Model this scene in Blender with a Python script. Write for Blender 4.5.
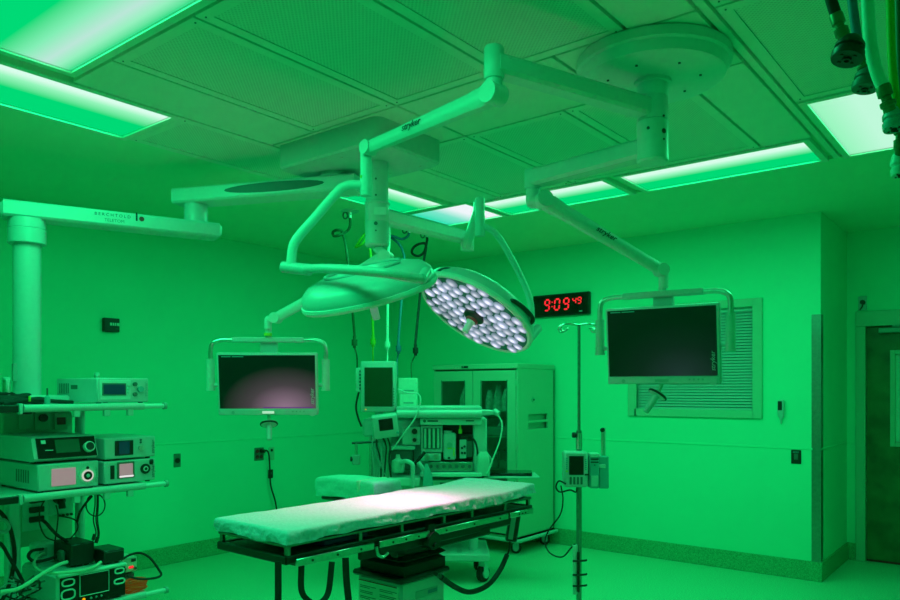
import bpy, bmesh, math, random
from mathutils import Matrix, Vector, noise
random.seed(4)
PI = math.pi
for o in list(bpy.data.objects): bpy.data.objects.remove(o)
S = bpy.context.scene
COL = S.collection

# ------------------------------------------------------------------ camera, world, exposure
TH = math.radians(38.36)            # room axes: X along the clock wall, Y along the left wall
CAM_H = 1.57
FPX = 748.0
cd = bpy.data.cameras.new('camera'); cam = bpy.data.objects.new('camera', cd); COL.objects.link(cam)
cam.location = (0, 0, CAM_H); cam.rotation_euler = (PI/2, 0, TH)
cd.sensor_width = 36; cd.lens = FPX/900*36; cd.shift_y = 0.1; cd.clip_start = 0.05
S.camera = cam
W = bpy.data.worlds.new('world'); S.world = W; W.use_nodes = True
W.node_tree.nodes['Background'].inputs[0].default_value = (0, .02, .005, 1)
W.node_tree.nodes['Background'].inputs[1].default_value = 0.2
S.view_settings.view_transform = 'Standard'; S.view_settings.look = 'None'
S.view_settings.exposure = 0.0; S.view_settings.gamma = 1.0
S.view_settings.use_curve_mapping = False
LIGHT_COL = (0.004, 1.0, 0.30)      # the room's green lighting
CEIL_POWER = 30.5                   # watts per square metre-ish of fixture, scaled below
SPOT_POWER = 66.0

FW = Vector((-math.sin(TH), math.cos(TH), 0)); RT = Vector((math.cos(TH), math.sin(TH), 0)); UP = Vector((0, 0, 1))
def at(px, py, d):                  # a sight line followed to depth d
    return FW*d + RT*((px-450)/FPX*d) + UP*(CAM_H-(py-390)/FPX*d)
def onx(px, py, X):
    k = (px-450)/FPX; return at(px, py, X/(FW.x+k*RT.x))
def onz(px, py, z): return at(px, py, FPX*(z-CAM_H)/(390-py))

# ------------------------------------------------------------------ materials
MATS = {}
def mat(name, col, rough=.5, metal=0., var=.04, scale=40., bump=0., bscale=200., emit=None, estr=1., spec=.5):
    m = bpy.data.materials.new(name); m.use_nodes = True; nt = m.node_tree; N = nt.nodes; L = nt.links
    b = N['Principled BSDF']
    b.inputs['Roughness'].default_value = rough; b.inputs['Metallic'].default_value = metal
    b.inputs['Specular IOR Level'].default_value = spec
    tc = N.new('ShaderNodeTexCoord'); nz = N.new('ShaderNodeTexNoise')
    nz.inputs['Scale'].default_value = scale; nz.inputs['Detail'].default_value = 3
    L.new(tc.outputs['Object'], nz.inputs['Vector'])
    rp = N.new('ShaderNodeValToRGB')
    rp.color_ramp.elements[0].position = .3; rp.color_ramp.elements[1].position = .7
    rp.color_ramp.elements[0].color = [max(0, c*(1-var)) for c in col]+[1]
    rp.color_ramp.elements[1].color = [min(1, c*(1+var)) for c in col]+[1]
    L.new(nz.outputs['Fac'], rp.inputs['Fac']); L.new(rp.outputs['Color'], b.inputs['Base Color'])
    if bump:
        n2 = N.new('ShaderNodeTexNoise'); n2.inputs['Scale'].default_value = bscale
        bp = N.new('ShaderNodeBump'); bp.inputs['Strength'].default_value = bump; bp.inputs['Distance'].default_value = .01
        L.new(tc.outputs['Object'], n2.inputs['Vector']); L.new(n2.outputs['Fac'], bp.inputs['Height']); L.new(bp.outputs['Normal'], b.inputs['Normal'])
    if emit:
        b.inputs['Emission Color'].default_value = (*emit, 1); b.inputs['Emission Strength'].default_value = estr
    MATS[name] = m
    return m
mat('wall', (.16, .80, .58), .55, var=.015, scale=3)
mat('wall_base', (.10, .40, .22), .55, var=.45, scale=160)
mat('floor', (.24, .64, .43), .38, var=.30, scale=110)
mat('ceiling', (.46, .80, .56), .6, var=.015, scale=5)
mat('panel', (.66, .80, .70), .45, var=.02, scale=8)
mat('white', (.50, .55, .56), .32, var=.02)
mat('white_matte', (.72, .72, .72), .6, var=.02)
mat('boom_grey', (.56, .70, .68), .35, var=.02)
mat('boom_dark', (.46, .62, .60), .4, var=.02)
mat('cabinet', (.40, .56, .44), .4, var=.02)
mat('grey', (.30, .40, .38), .45)
mat('dark_grey', (.09, .13, .12), .45)
mat('teal', (.10, .40, .42), .4)
mat('black', (.012, .016, .014), .4)
mat('black_gloss', (.006, .01, .008), .12)
mat('black_rubber', (.012, .016, .014), .7)
mat('steel', (.62, .66, .64), .28, metal=1., var=.08, scale=60)
mat('dark_steel', (.30, .34, .32), .35, metal=1., var=.1)
mat('chrome', (.8, .82, .8), .12, metal=1.)
mat('brass', (.16, .20, .10), .35, metal=.6, var=.2)
mat('wood', (.10, .14, .05), .4, var=.35, scale=6)
mat('screen', (.002, .004, .003), .36)
mat('screen_blue', (.004, .03, .05), .25, emit=(.0, .010, .022), estr=1.)
mat('screen_pink_reflection', (.10, .10, .10), .3, emit=(.30, .17, .21), estr=1.)  # emission painted in for the lit bed's pinkish reflection on device screens
mat('ring_glow', (.5, .4, .45), .4, emit=(.55, .36, .42), estr=1.)
mat('sheet', (.78, .56, .74), .7, var=.05, scale=60, bump=.5, bscale=70)
mat('pillow', (.22, .68, .62), .7, var=.06, scale=60, bump=.2, bscale=70)
mat('blue_vinyl', (.01, .03, .20), .5)
mat('red_led', (.2, .0, .0), .4, emit=(1., .01, .03), estr=1.1)
mat('red', (.55, .03, .04), .4)
mat('yellow', (.55, .62, .05), .45)
mat('orange', (.75, .10, .02), .5, emit=(.05, .006, .0), estr=1.)  # slight emission painted into the cable's orange; the cable is no lamp
mat('amber_led', (.5, .2, .0), .4, emit=(.9, .30, .0), estr=1.)
mat('hose_green', (.02, .10, .05), .45)
mat('hose_yellow', (.22, .45, .03), .45)
mat('hose_white', (.60, .80, .74), .45)
mat('hose_blue', (.02, .15, .28), .45)
mat('print_black', (.01, .012, .012), .6)
mat('paper', (.55, .72, .62), .7)
mat('lead_blue', (.05, .2, .3), .4)
mat('bag', (.7, .85, .75), .5, var=.3, scale=30)
mat('dark_screen', (.010, .055, .02), .25)
mat('paper_bright', (.55, .80, .68), .6)
mat('screen_green', (.03, .10, .07), .2)
mat('pink_glow', (.6, .4, .5), .4, emit=(.8, .55, .7), estr=1.)
mat('led_back', (.05, .16, .17), .25)
def led_mat():
    m = bpy.data.materials.new('led_lens'); m.use_nodes = True; nt = m.node_tree; N = nt.nodes; L = nt.links
    b = N['Principled BSDF']; b.inputs['Roughness'].default_value = .1; b.inputs['Base Color'].default_value = (.12, .12, .16, 1)
    tc = N.new('ShaderNodeTexCoord'); ln = N.new('ShaderNodeVectorMath'); ln.operation = 'LENGTH'
    L.new(tc.outputs['Object'], ln.inputs[0])
    rp = N.new('ShaderNodeValToRGB'); e = rp.color_ramp.elements
    e[0].position = .0; e[0].color = (1.0, .94, 1.0, 1)
    e[1].position = .034; e[1].color = (.12, .17, .24, 1)
    x = e.new(.010); x.color = (.90, .84, 1.0, 1)
    x = e.new(.021); x.color = (.40, .38, .58, 1)
    L.new(ln.outputs['Value'], rp.inputs['Fac']); L.new(rp.outputs['Color'], b.inputs['Emission Color'])
    oi = N.new('ShaderNodeObjectInfo'); mr = N.new('ShaderNodeMapRange'); mr.inputs[3].default_value = .55; mr.inputs[4].default_value = 1.35
    L.new(oi.outputs['Random'], mr.inputs[0]); L.new(mr.outputs[0], b.inputs['Emission Strength'])
    MATS['led_lens'] = m
led_mat()
def glass(name, col, rough=.02):
    m = bpy.data.materials.new(name); m.use_nodes = True; N = m.node_tree.nodes; L = m.node_tree.links
    for n in list(N):
        if n.type != 'OUTPUT_MATERIAL': N.remove(n)
    out = [n for n in N if n.type == 'OUTPUT_MATERIAL'][0]
    t = N.new('ShaderNodeBsdfTransparent'); t.inputs[0].default_value = (*col, 1)
    g = N.new('ShaderNodeBsdfGlossy'); g.inputs['Roughness'].default_value = rough
    fr = N.new('ShaderNodeFresnel'); fr.inputs[0].default_value = 1.45
    mx = N.new('ShaderNodeMixShader')
    L.new(fr.outputs[0], mx.inputs[0]); L.new(t.outputs[0], mx.inputs[1]); L.new(g.outputs[0], mx.inputs[2]); L.new(mx.outputs[0], out.inputs[0])
    MATS[name] = m
glass('glass', (.93, .94, .93)); glass('clear_plastic', (.75, .85, .8), .1)
def perforated():
    m = bpy.data.materials.new('perforated'); m.use_nodes = True; N = m.node_tree.nodes; L = m.node_tree.links
    b = N['Principled BSDF']; b.inputs['Roughness'].default_value = .5
    tc = N.new('ShaderNodeTexCoord'); mp = N.new('ShaderNodeMapping'); mp.inputs['Scale'].default_value = (70, 70, 1)
    mp.inputs['Rotation'].default_value = (0, 0, PI/4)
    vo = N.new('ShaderNodeTexVoronoi'); vo.inputs['Randomness'].default_value = 0; vo.voronoi_dimensions = '2D'; vo.inputs['Scale'].default_value = 1
    rp = N.new('ShaderNodeValToRGB'); e = rp.color_ramp.elements
    e[0].position = .25; e[0].color = (.50, .60, .52, 1); e[1].position = .38; e[1].color = (.64, .78, .68, 1)
    L.new(tc.outputs['Object'], mp.inputs['Vector']); L.new(mp.outputs[0], vo.inputs['Vector']); L.new(vo.outputs['Distance'], rp.inputs['Fac'])
    L.new(rp.outputs['Color'], b.inputs['Base Color']); MATS['perforated'] = m
perforated()
def diffuser_mat(name, axis, stops):
    # lit diffuser of a lamp: brightness across the fixture follows its tubes
    m = bpy.data.materials.new(name); m.use_nodes = True; N = m.node_tree.nodes; L = m.node_tree.links
    for n in list(N):
        if n.type != 'OUTPUT_MATERIAL': N.remove(n)
    out = [n for n in N if n.type == 'OUTPUT_MATERIAL'][0]
    tc = N.new('ShaderNodeTexCoord'); sp = N.new('ShaderNodeSeparateXYZ'); rp = N.new('ShaderNodeValToRGB')
    em = N.new('ShaderNodeEmission')
    L.new(tc.outputs['Generated'], sp.inputs[0]); L.new(sp.outputs[axis], rp.inputs['Fac']); L.new(rp.outputs[0], em.inputs[0]); L.new(em.outputs[0], out.inputs[0])
    e = rp.color_ramp.elements
    for i, (p, c) in enumerate(stops):
        x = e[i] if i < 2 else e.new(p)
        x.position = p; x.color = (*c, 1)
    em.inputs[1].default_value = 1.0
    MATS[name] = m
LG = (.0, .70, .18); LM = (.30, .92, .50); LW = (.68, .98, .82); LP = (.86, .92, .95)
diffuser_mat('lit_x_high', 0, [(0, LG), (1, LW), (.45, LG), (.72, LM), (.86, LW)])
diffuser_mat('lit_y_low', 1, [(0, LW), (1, LG), (.22, LW), (.40, LM), (.62, LG)])
diffuser_mat('lit_mid', 1, [(0, LG), (1, (.02, .74, .24)), (.46, LG), (.64, (.22, .86, .46)), (.80, (.50, .80, .69)), (.90, (.30, .88, .52))])
diffuser_mat('lit_flat', 0, [(0, LM), (1, LM), (.4, (.52, .95, .70)), (.6, (.52, .95, .70))])
diffuser_mat('lit_white', 0, [(0, (.02, .78, .45)), (1, LP), (.35, (.2, .8, .6)), (.65, LP)])

# ------------------------------------------------------------------ builders
def catmull(pts, k=6):
    pts = [Vector(p) for p in pts]
    if len(pts) < 3: return pts
    out = []
    P = [pts[0]*2-pts[1]] + pts + [pts[-1]*2-pts[-2]]
    for i in range(1, len(P)-2):
        a, b, c, d = P[i-1], P[i], P[i+1], P[i+2]
        for j in range(k):
            t = j/k
            out.append(.5*((2*b)+(c-a)*t+(2*a-5*b+4*c-d)*t*t+(3*b-a-3*c+d)*t**3))
    out.append(pts[-1]); return out
def frame(z, x=None):
    z = Vector(z).normalized(); h = Vector(x) if x else (Vector((1, 0, 0)) if abs(z.x) < .8 else Vector((0, 1, 0)))
    y = z.cross(h).normalized(); x = y.cross(z).normalized()
    return Matrix((x, y, z)).transposed()
def M4(loc=(0, 0, 0), z=None, x=None, rz=0):
    r = frame(z, x) if z else Matrix.Rotation(rz, 3, 'Z')
    m = r.to_4x4(); m.translation = Vector(loc); return m
class MB:
    def __init__(s, M=None): s.bm = bmesh.new(); s.M = M or Matrix()
    def T(s, v): return s.M @ Vector(v)
    def box(s, X, Y, Z, b=0., seg=1):
        c = Vector(((X[0]+X[1])/2, (Y[0]+Y[1])/2, (Z[0]+Z[1])/2)); d = (abs(X[1]-X[0]), abs(Y[1]-Y[0]), abs(Z[1]-Z[0]))
        r = bmesh.ops.create_cube(s.bm, size=1, matrix=Matrix.Translation(c) @ Matrix.Diagonal((*d, 1)))
        vs = r['verts']
        if b:
            es = list({e for v in vs for e in v.link_edges})
            q = bmesh.ops.bevel(s.bm, geom=es, offset=min(b, min(d)*.49), segments=seg, profile=.5, affect='EDGES', clamp_overlap=True)
            vs = list({v for f in q['faces'] for v in f.verts} | {v for v in vs if v.is_valid})
        for v in vs: v.co = s.M @ v.co
        return s
    def rings(s, rs, cap=True, close=True):
        R = [[s.bm.verts.new(s.T(p)) for p in r] for r in rs]
        n = len(R[0])
        for a, b in zip(R, R[1:]):
            for i in range(n if close else n-1):
                s.bm.faces.new((a[i], a[(i+1) % n], b[(i+1) % n], b[i]))
        if cap:
            s.bm.faces.new(R[0][::-1]); s.bm.faces.new(R[-1])
        return s
    def cyl(s, p0, p1, r0, r1=None, n=16):
        p0, p1 = Vector(p0), Vector(p1); r1 = r0 if r1 is None else r1; f = frame(p1-p0)
        def ring(p, r): return [p + f @ Vector((r*math.cos(2*PI*i/n), r*math.sin(2*PI*i/n), 0)) for i in range(n)]
        return s.rings([ring(p0, r0), ring(p1, r1)])
    def lathe(s, prof, n=32, M=None):
        M = M or Matrix()
        return s.rings([[M @ Vector((max(r, 1e-4)*math.cos(2*PI*i/n), max(r, 1e-4)*math.sin(2*PI*i/n), z)) for i in range(n)] for r, z in prof])
    def tube(s, pts, r, n=8, smooth=True, k=6, sq=None):
        pts = catmull(pts, k) if smooth else [Vector(p) for p in pts]
        prev = None; rs = []
        for i, p in enumerate(pts):
            t = (pts[min(i+1, len(pts)-1)]-pts[max(i-1, 0)])
            if t.length < 1e-7: t = Vector((0, 0, 1))
            t.normalize()
            if prev is None: x = frame(t) @ Vector((1, 0, 0))
            else:
                x = prev - t*prev.dot(t)
                x = x.normalized() if x.length > 1e-6 else frame(t) @ Vector((1, 0, 0))
            prev = x; y = t.cross(x)
            rr = r[0]+(r[1]-r[0])*i/(len(pts)-1) if isinstance(r, tuple) else r
            rs.append([p + x*(rr*math.cos(2*PI*j/n)) + y*(rr*math.sin(2*PI*j/n)) for j in range(n)])
        return s.rings(rs)
    def beam(s, p0, p1, w, h, w1=None, h1=None, b=.008):   # square-section arm between two points (h vertical)
        p0, p1 = Vector(p0), Vector(p1); w1 = w1 or w; h1 = h1 or h
        t = (p1-p0).normalized(); x = t.cross(UP).normalized(); y = x.cross(t)
        def sec(p, w, h):
            o = []
            for (a, c) in ((1, 1), (-1, 1), (-1, -1), (1, -1)):
                cs = [(w/2-b, h/2), (w/2, h/2-b)]
                if a*c > 0: cs = cs[::-1]
                for (u, v) in cs: o.append(p + x*(a*u) + y*(c*v))
            return o
        return s.rings([sec(p0, w, h), sec(p1, w1, h1)])
    def prism(s, poly, M, h):      # polygon in local xy, thickness h along local z
        return s.rings([[M @ Vector((x, y, 0)) for x, y in poly], [M @ Vector((x, y, h)) for x, y in poly]])
    def mesh(s, name, m, smooth=True):
        bmesh.ops.recalc_face_normals(s.bm, faces=s.bm.faces)
        me = bpy.data.meshes.new(name); s.bm.to_mesh(me); s.bm.free()
        me.materials.append(MATS[m])
        if smooth:
            me.polygons.foreach_set('use_smooth', [True]*len(me.polygons)); me.set_sharp_from_angle(angle=math.radians(38))
        return me
    def build(s, name, m, parent=None, world=False, label=None, smooth=True):
        if world and parent:
            r = parent
            while r.parent: r = r.parent
            bmesh.ops.transform(s.bm, matrix=r.matrix_basis.inverted(), verts=s.bm.verts)
        return link(s.mesh(name, m, smooth), name, parent, label)
def link(me, name, parent=None, label=None):
    o = bpy.data.objects.new(name, me); COL.objects.link(o)
    if parent: o.parent = parent
    if label: o['label'] = label
    return o
def tag(o, label, cat, group=None):
    o['label'] = label; o['category'] = cat
    if group: o['group'] = group
    return o
def thing(name, label, cat, loc=(0, 0, 0), rz=0, group=None):
    o = bpy.data.objects.new(name, None); COL.objects.link(o); o.empty_display_size = .05
    o.location = loc; o.rotation_euler = (0, 0, rz)
    return tag(o, label, cat, group)
def struct(o, label=None):
    o['kind'] = 'structure'
    if label: o['label'] = label
    return o
def B(name, m, parent, X, Y, Z, b=0., label=None, world=False, seg=1):
    return MB().box(X, Y, Z, b, seg).build(name, m, parent, world, label)
def lettering(text, size, M, m, parent, world=False, shear=0., extrude=.0006, align='CENTER'):
    c = bpy.data.curves.new('lettering', 'FONT'); c.body = text; c.size = size; c.align_x = align; c.align_y = 'CENTER'
    c.extrude = extrude; c.shear = shear; c.resolution_u = 3
    o = bpy.data.objects.new('tmp', c); me = bpy.data.meshes.new_from_object(o)
    bpy.data.objects.remove(o); bpy.data.curves.remove(c)
    if world:
        r = parent
        while r.parent: r = r.parent
        M = r.matrix_basis.inverted() @ M
    me.transform(M); me.materials.clear(); me.materials.append(MATS[m])
    return link(me, 'lettering', parent)

# ------------------------------------------------------------------ room shell
CZ = 3.03; XL = -6.18; YB = 6.68; XR = -1.42; YD = 7.73; XE = 1.9; YN = -1.6
def S_(name, m, X, Y, Z, label, parent=None, b=0.):
    o = B(name, m, parent, X, Y, Z, b)
    if parent is None: struct(o, label)
    return o
S_('floor', 'floor', (XL-.1, XE+.1), (YN-.1, YD+.1), (-.1, 0), 'pale speckled seamless floor')
ceil = S_('ceiling', 'ceiling', (XL-.1, XE+.1), (YN-.1, YD+.1), (CZ+.02, CZ+.12), 'operating room ceiling with framed metal panels')
wl = S_('wall_left', 'wall', (XL-.1, XL), (YN-.1, YB+.1), (0, CZ+.02), 'plain wall behind the equipment shelves')
# back wall with the window opening
WX0, WX1, WZ0, WZ1 = -3.04, -1.945, 1.385, 2.30
wb = MB(); wb.box((XL, WX0), (YB, YB+.12), (0, CZ+.02)); wb.box((WX1, XR), (YB, YB+.12), (0, CZ+.02))
wb.box((WX0, WX1), (YB, YB+.12), (0, WZ0)); wb.box((WX0, WX1), (YB, YB+.12), (WZ1, CZ+.02))
struct(wb.build('wall_back', 'wall'), 'plain wall with the clock and the blind-covered window')
S_('wall_return', 'wall', (XR-.1, XR), (YB+.12, YD), (0, CZ+.02), 'short wall turning the corner to the door')
dw = MB(); dw.box((XR-.1, -1.325), (YD, YD+.12), (0, CZ+.02)); dw.box((-.22, XE), (YD, YD+.12), (0, CZ+.02)); dw.box((-1.325, -.22), (YD, YD+.12), (2.20, CZ+.02))
struct(dw.build('wall_door', 'wall'), 'wall around the wooden door')
S_('wall_right', 'wall', (XE, XE+.1), (YN-.1, YD+.1), (0, CZ+.02), 'plain wall opposite the equipment shelves')
S_('wall_front', 'wall', (XL-.1, XE+.1), (YN-.1, YN), (0, CZ+.02), 'plain wall opposite the clock')
# soffit: plain gypsum around the panel array
AX0, AX1, AY0, AY1 = -4.175, -.38, .98, 5.2
gp = MB()
for X, Y in (((XL, AX0), (YN, YD)), ((AX1, XE), (YN, YD)), ((AX0, AX1), (YN, AY0)), ((AX0, AX1), (AY1, YD))):
    gp.box(X, Y, (CZ, CZ+.02))
gp.build('gypsum_border', 'ceiling', ceil)
# ceiling panels
def ceiling_panel(x0, x1, y0, y1, perf=True):
    g = .008; x0 += g; x1 -= g; y0 += g; y1 -= g
    z0 = CZ-.004
    if perf:
        m = MB(); w = .05
        m.box((x0, x1), (y0, y0+w), (z0, CZ+.02)); m.box((x0, x1), (y1-w, y1), (z0, CZ+.02))
        m.box((x0, x0+w), (y0+w, y1-w), (z0, CZ+.02)); m.box((x1-w, x1), (y0+w, y1-w), (z0, CZ+.02))
        p = m.build('ceiling_panel', 'panel', ceil)
        B('perforated_sheet', 'perforated', p, (x0+w+.003, x1-w-.003), (y0+w+.003, y1-w-.003), (z0+.003, CZ+.01))
        for (sx, sy) in ((x0+.028, y0+.03), (x1-.028, y0+.03), (x0+.028, y1-.03), (x1-.028, y1-.03)):
            MB().cyl((sx, sy, z0+.002), (sx, sy, z0-.003), .004, n=8).build('screw', 'dark_grey', p)
    else:
        B('ceiling_panel', 'panel', ceil, (x0, x1), (y0, y1), (z0, CZ+.02), .002)
cols = [(-3.225, -2.595), (-2.595, -1.955), (-1.955, -1.32)]
for y0, y1 in ((1.66, 2.838), (3.418, 4.68)):
    ceiling_panel(-3.60, -3.225, y0, y1, False)
    for a, b in cols: ceiling_panel(a, b, y0, y1)
    ceiling_panel(-1.32, -1.035, y0, y1, False)
for a, b in ((-3.60, -2.595), (-2.595, -1.675), (-1.675, -1.035)): ceiling_panel(a, b, 2.838, 3.418, False)
ceiling_panel(-4.175, -3.60, 2.245, 3.42)
ceiling_panel(-1.035, -.985, .98, 5.2, False)
ceiling_panel(-.985, -.38, 2.86, 4.06)
ceiling_panel(-.985, -.38, 1.68, 2.86)
ceiling_panel(-.985, -.38, .98, 1.68, False)
ceiling_panel(-4.175, -3.60, .98, 1.02, False)

# lamps in the ceiling
def ceiling_light(x0, x1, y0, y1, lit, label, k=1.0, col=LIGHT_COL, trim=.036):
    c = ((x0+x1)/2, (y0+y1)/2)
    t = thing('ceiling_light', label, 'light', (c[0], c[1], CZ), 0, 'ceiling lights')
    hx, hy = (x1-x0)/2, (y1-y0)/2
    m = MB(); w = trim
    m.box((-hx-w, hx+w), (-hy-w, -hy), (-.010, .02)); m.box((-hx-w, hx+w), (hy, hy+w), (-.010, .02))
    m.box((-hx-w, -hx), (-hy, hy), (-.010, .02)); m.box((hx, hx+w), (-hy, hy), (-.010, .02))
    m.build('light_frame', 'panel', t)
    B('diffuser', lit, t, (-hx, hx), (-hy, hy), (.002, .012), label='glowing diffuser')
    l = bpy.data.lights.new('lamp', 'AREA'); l.shape = 'RECTANGLE'; l.size = 2*hx*.96; l.size_y = 2*hy*.96
    l.color = col; l.energy = CEIL_POWER*4*hx*hy*k
    o = bpy.data.objects.new('lamp', l); COL.objects.link(o); o.parent = t; o.location = (0, 0, -.002)
    return t
ceiling_light(-3.485, -2.35, 1.02, 1.608, 'lit_mid', 'large bright ceiling light with its tube glowing in the middle')
ceiling_light(-4.15, -3.635, 1.08, 2.205, 'lit_x_high', 'long ceiling light above the equipment shelves')
ceiling_light(-4.15, -3.685, 3.46, 4.565, 'lit_x_high', 'ceiling light behind the central ceiling column')
ceiling_light(-4.12, -3.53, 4.655, 5.17, 'lit_white', 'short whitish corner ceiling light above the hanging gas hoses')
ceiling_light(-3.44, -2.395, 4.722, 5.175, 'lit_y_low', 'long ceiling light in front of the clock wall')
ceiling_light(-2.255, -1.095, 4.722, 5.175, 'lit_y_low', 'long ceiling light in front of the blind-covered window')
ceiling_light(-.935, -.43, 4.105, 5.18, 'lit_flat', 'evenly white ceiling light beside the foreground gas hoses')
ceiling_light(-2.25, -1.10, 1.02, 1.608, 'lit_mid', 'ceiling light over the near end of the room')

# baseboards and trims
BH = .16
def baseb(name, X, Y):
    m = MB(); m.box(X, Y, (0, BH), .004)
    struct(m.build(name, 'wall_base'), 'speckled coved base along the wall')
baseb('baseboard_left', (XL, XL+.014), (YN, YB-.014)); baseb('baseboard_back', (XL, XR+.014), (YB-.014, YB))
baseb('baseboard_return', (XR, XR+.014), (YB, YD-.014)); baseb('baseboard_door', (XR, -1.335), (YD-.014, YD))
baseb('baseboard_right', (XE-.014, XE), (YN, YD))
for i, (X, Y) in enumerate((((XL, XL+.005), (YN, YB)), ((XL, XR-.06), (YB-.005, YB)), ((XR, XR+.005), (YB, YD)), ((XR, -1.335), (YD-.005, YD)))):
    struct(B('trim_%d' % (i+1), 'wall', None, X, Y, (1.075, 1.093), .002), 'thin wall panel joint strip')
cg = MB(); cg.box((XR-.068, XR+.004), (YB-.004, YB), (BH, 2.19)); cg.box((XR, XR+.004), (YB, YB+.07), (BH, 2.19))
struct(cg.build('trim_5', 'dark_steel'), 'stainless steel corner guard')

# window with closed blinds
win = struct(bpy.data.objects.new('window_1', None), 'window with closed horizontal blinds'); COL.objects.link(win); win.location = (-2.49, YB, WZ0)
fr = MB()
FX0, FX1, FZ0, FZ1 = -3.105, -1.875, 1.325, 2.36
fr.box((FX0, WX0+.02), (YB-.02, YB+.0), (FZ0, FZ1), .003); fr.box((WX1-.01, FX1), (YB-.02, YB), (FZ0, FZ1), .003)
fr.box((WX0, WX1), (YB-.02, YB), (FZ0, WZ0+.01), .003); fr.box((WX0, WX1), (YB-.02, YB), (WZ1-.01, FZ1), .003)
fr.build('window_frame', 'cabinet', win, True)
B('window_pane', 'glass', win, (WX0, WX1), (YB+.095, YB+.10), (WZ0, WZ1), world=True)
B('head_rail', 'white', win, (WX0+.006, WX1-.006), (YB+.02, YB+.06), (WZ1-.045, WZ1), .003, world=True)
sm = None
for i in range(34):
    z = WZ0+.022+i*.0258
    if sm is None:
        q = MB(Matrix.Rotation(math.radians(55), 4, 'X')); q.box((-.538, .538), (-.0145, .0145), (-.001, .001)); sm = q.mesh('slat', 'white')
    o = link(sm, 'slat', win); o.location = (-.0025, .04, z-WZ0)
B('bottom_rail', 'white', win, (WX0+.006, WX1-.006), (YB+.03, YB+.052), (WZ0+.001, WZ0+.014), .003, world=True)

# door
dr = struct(bpy.data.objects.new('door_1', None), 'dark wooden door with a glazed panel'); COL.objects.link(dr); dr.location = (-.77, YD, 0)
m = MB(); m.box((-1.345, -1.265), (YD-.02, YD+.10), (0, 2.15), .004); m.box((-.29, -.21), (YD-.02, YD+.10), (0, 2.15), .004)
m.box((-1.345, -.21), (YD-.02, YD+.10), (2.15, 2.29), .004); m.build('door_frame', 'cabinet', dr, True)
leaf = MB(); LX0, LX1 = -1.262, -.293
leaf.box((LX0, -1.045), (YD+.03, YD+.075), (.012, 2.145)); leaf.box((-.51, LX1), (YD+.03, YD+.075), (.012, 2.145))
leaf.box((-1.045, -.51), (YD+.03, YD+.075), (.012, 1.10)); leaf.box((-1.045, -.51), (YD+.03, YD+.075), (1.89, 2.145))
lf = leaf.build('door_leaf', 'wood', dr, True)
m = MB()
for X, Z in (((-1.075, -1.035), (1.06, 1.93)), ((-.52, -.48), (1.06, 1.93)), ((-1.035, -.52), (1.06, 1.10)), ((-1.035, -.52), (1.89, 1.93))): m.box(X, (YD+.02, YD+.085), Z, .003)
m.build('glazing_frame', 'cabinet', dr, True)
B('glass_pane', 'paper', dr, (-1.035, -.52), (YD+.05, YD+.056), (1.10, 1.89), world=True)
m = MB(); m.box((-1.16, -.80), (YD-.03, YD+.03), (2.085, 2.13), .006); m.box((-1.05, -.45), (YD-.045, YD-.025), (2.135, 2.15), .003)
m.build('door_closer', 'grey', dr, True)
B('door_gap_glow', 'red', dr, (LX0, LX1), (YD+.026, YD+.03), (.004, .022), world=True)  # red strip painted in for the reddish light in the gap under the door
MB().cyl((-.40, YD+.03, 1.0), (-.40, YD-.03, 1.0), .022).cyl((-.40, YD-.03, 1.0), (-.50, YD-.03, 1.0), .012).build('door_handle', 'steel', dr, True)

# ------------------------------------------------------------------ ceiling booms
# rectangular ceiling box
bx = thing('ceiling_mount_box', 'pale rectangular box fixed to the ceiling above the two boom columns', 'mount', (-3.17, 3.14, CZ-.004))
def rrect(x0, x1, y0, y1, r, k=5):
    o = []
    for cx_, cy_, a in ((x1-r, y1-r, 0), (x0+r, y1-r, 90), (x0+r, y0+r, 180), (x1-r, y0+r, 270)):
        for j in range(k+1):
            t = math.radians(a+90*j/k); o.append((cx_+r*math.cos(t), cy_+r*math.sin(t)))
    return o
m = MB(); big = rrect(-.42, .415, -.275, .275, .05); sml = rrect(-.41, .405, -.265, .265, .05)
m.rings([[(x, y, 0) for x, y in big], [(x, y, -.128) for x, y in big], [(x, y, -.140) for x, y in sml]])
m.build('housing', 'boom_dark', bx)
for sx in (-.3, .06, .3):
    for sy in (-.2, .2): MB().cyl((sx, sy, -.139), (sx, sy, -.143), .008, n=8).build('screw', 'steel', bx)
ZB = CZ-.144

# equipment boom with shelves
HUB = Vector((-3.38, 3.14, 0)); J1 = at(196, 212, 4.82); J1.z = 0; CM = at(27, 300, 4.33); CM.z = 0
eb = thing('equipment_boom', 'white ceiling equipment boom carrying shelves of stacked devices', 'boom', (HUB.x, HUB.y, ZB))
MB().cyl((HUB.x, HUB.y, ZB), (HUB.x, HUB.y, 2.855), .085, n=28).build('ceiling_hub', 'boom_dark', eb, True)
ZA = 2.81
d1 = (J1-HUB).normalized()
a0 = HUB - d1*.16; a1 = J1 + d1*.12
arm = MB().beam((a0.x, a0.y, ZA), (a1.x, a1.y, ZA), .18, .094, b=.012).build('upper_arm', 'boom_grey', eb, True)
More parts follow.
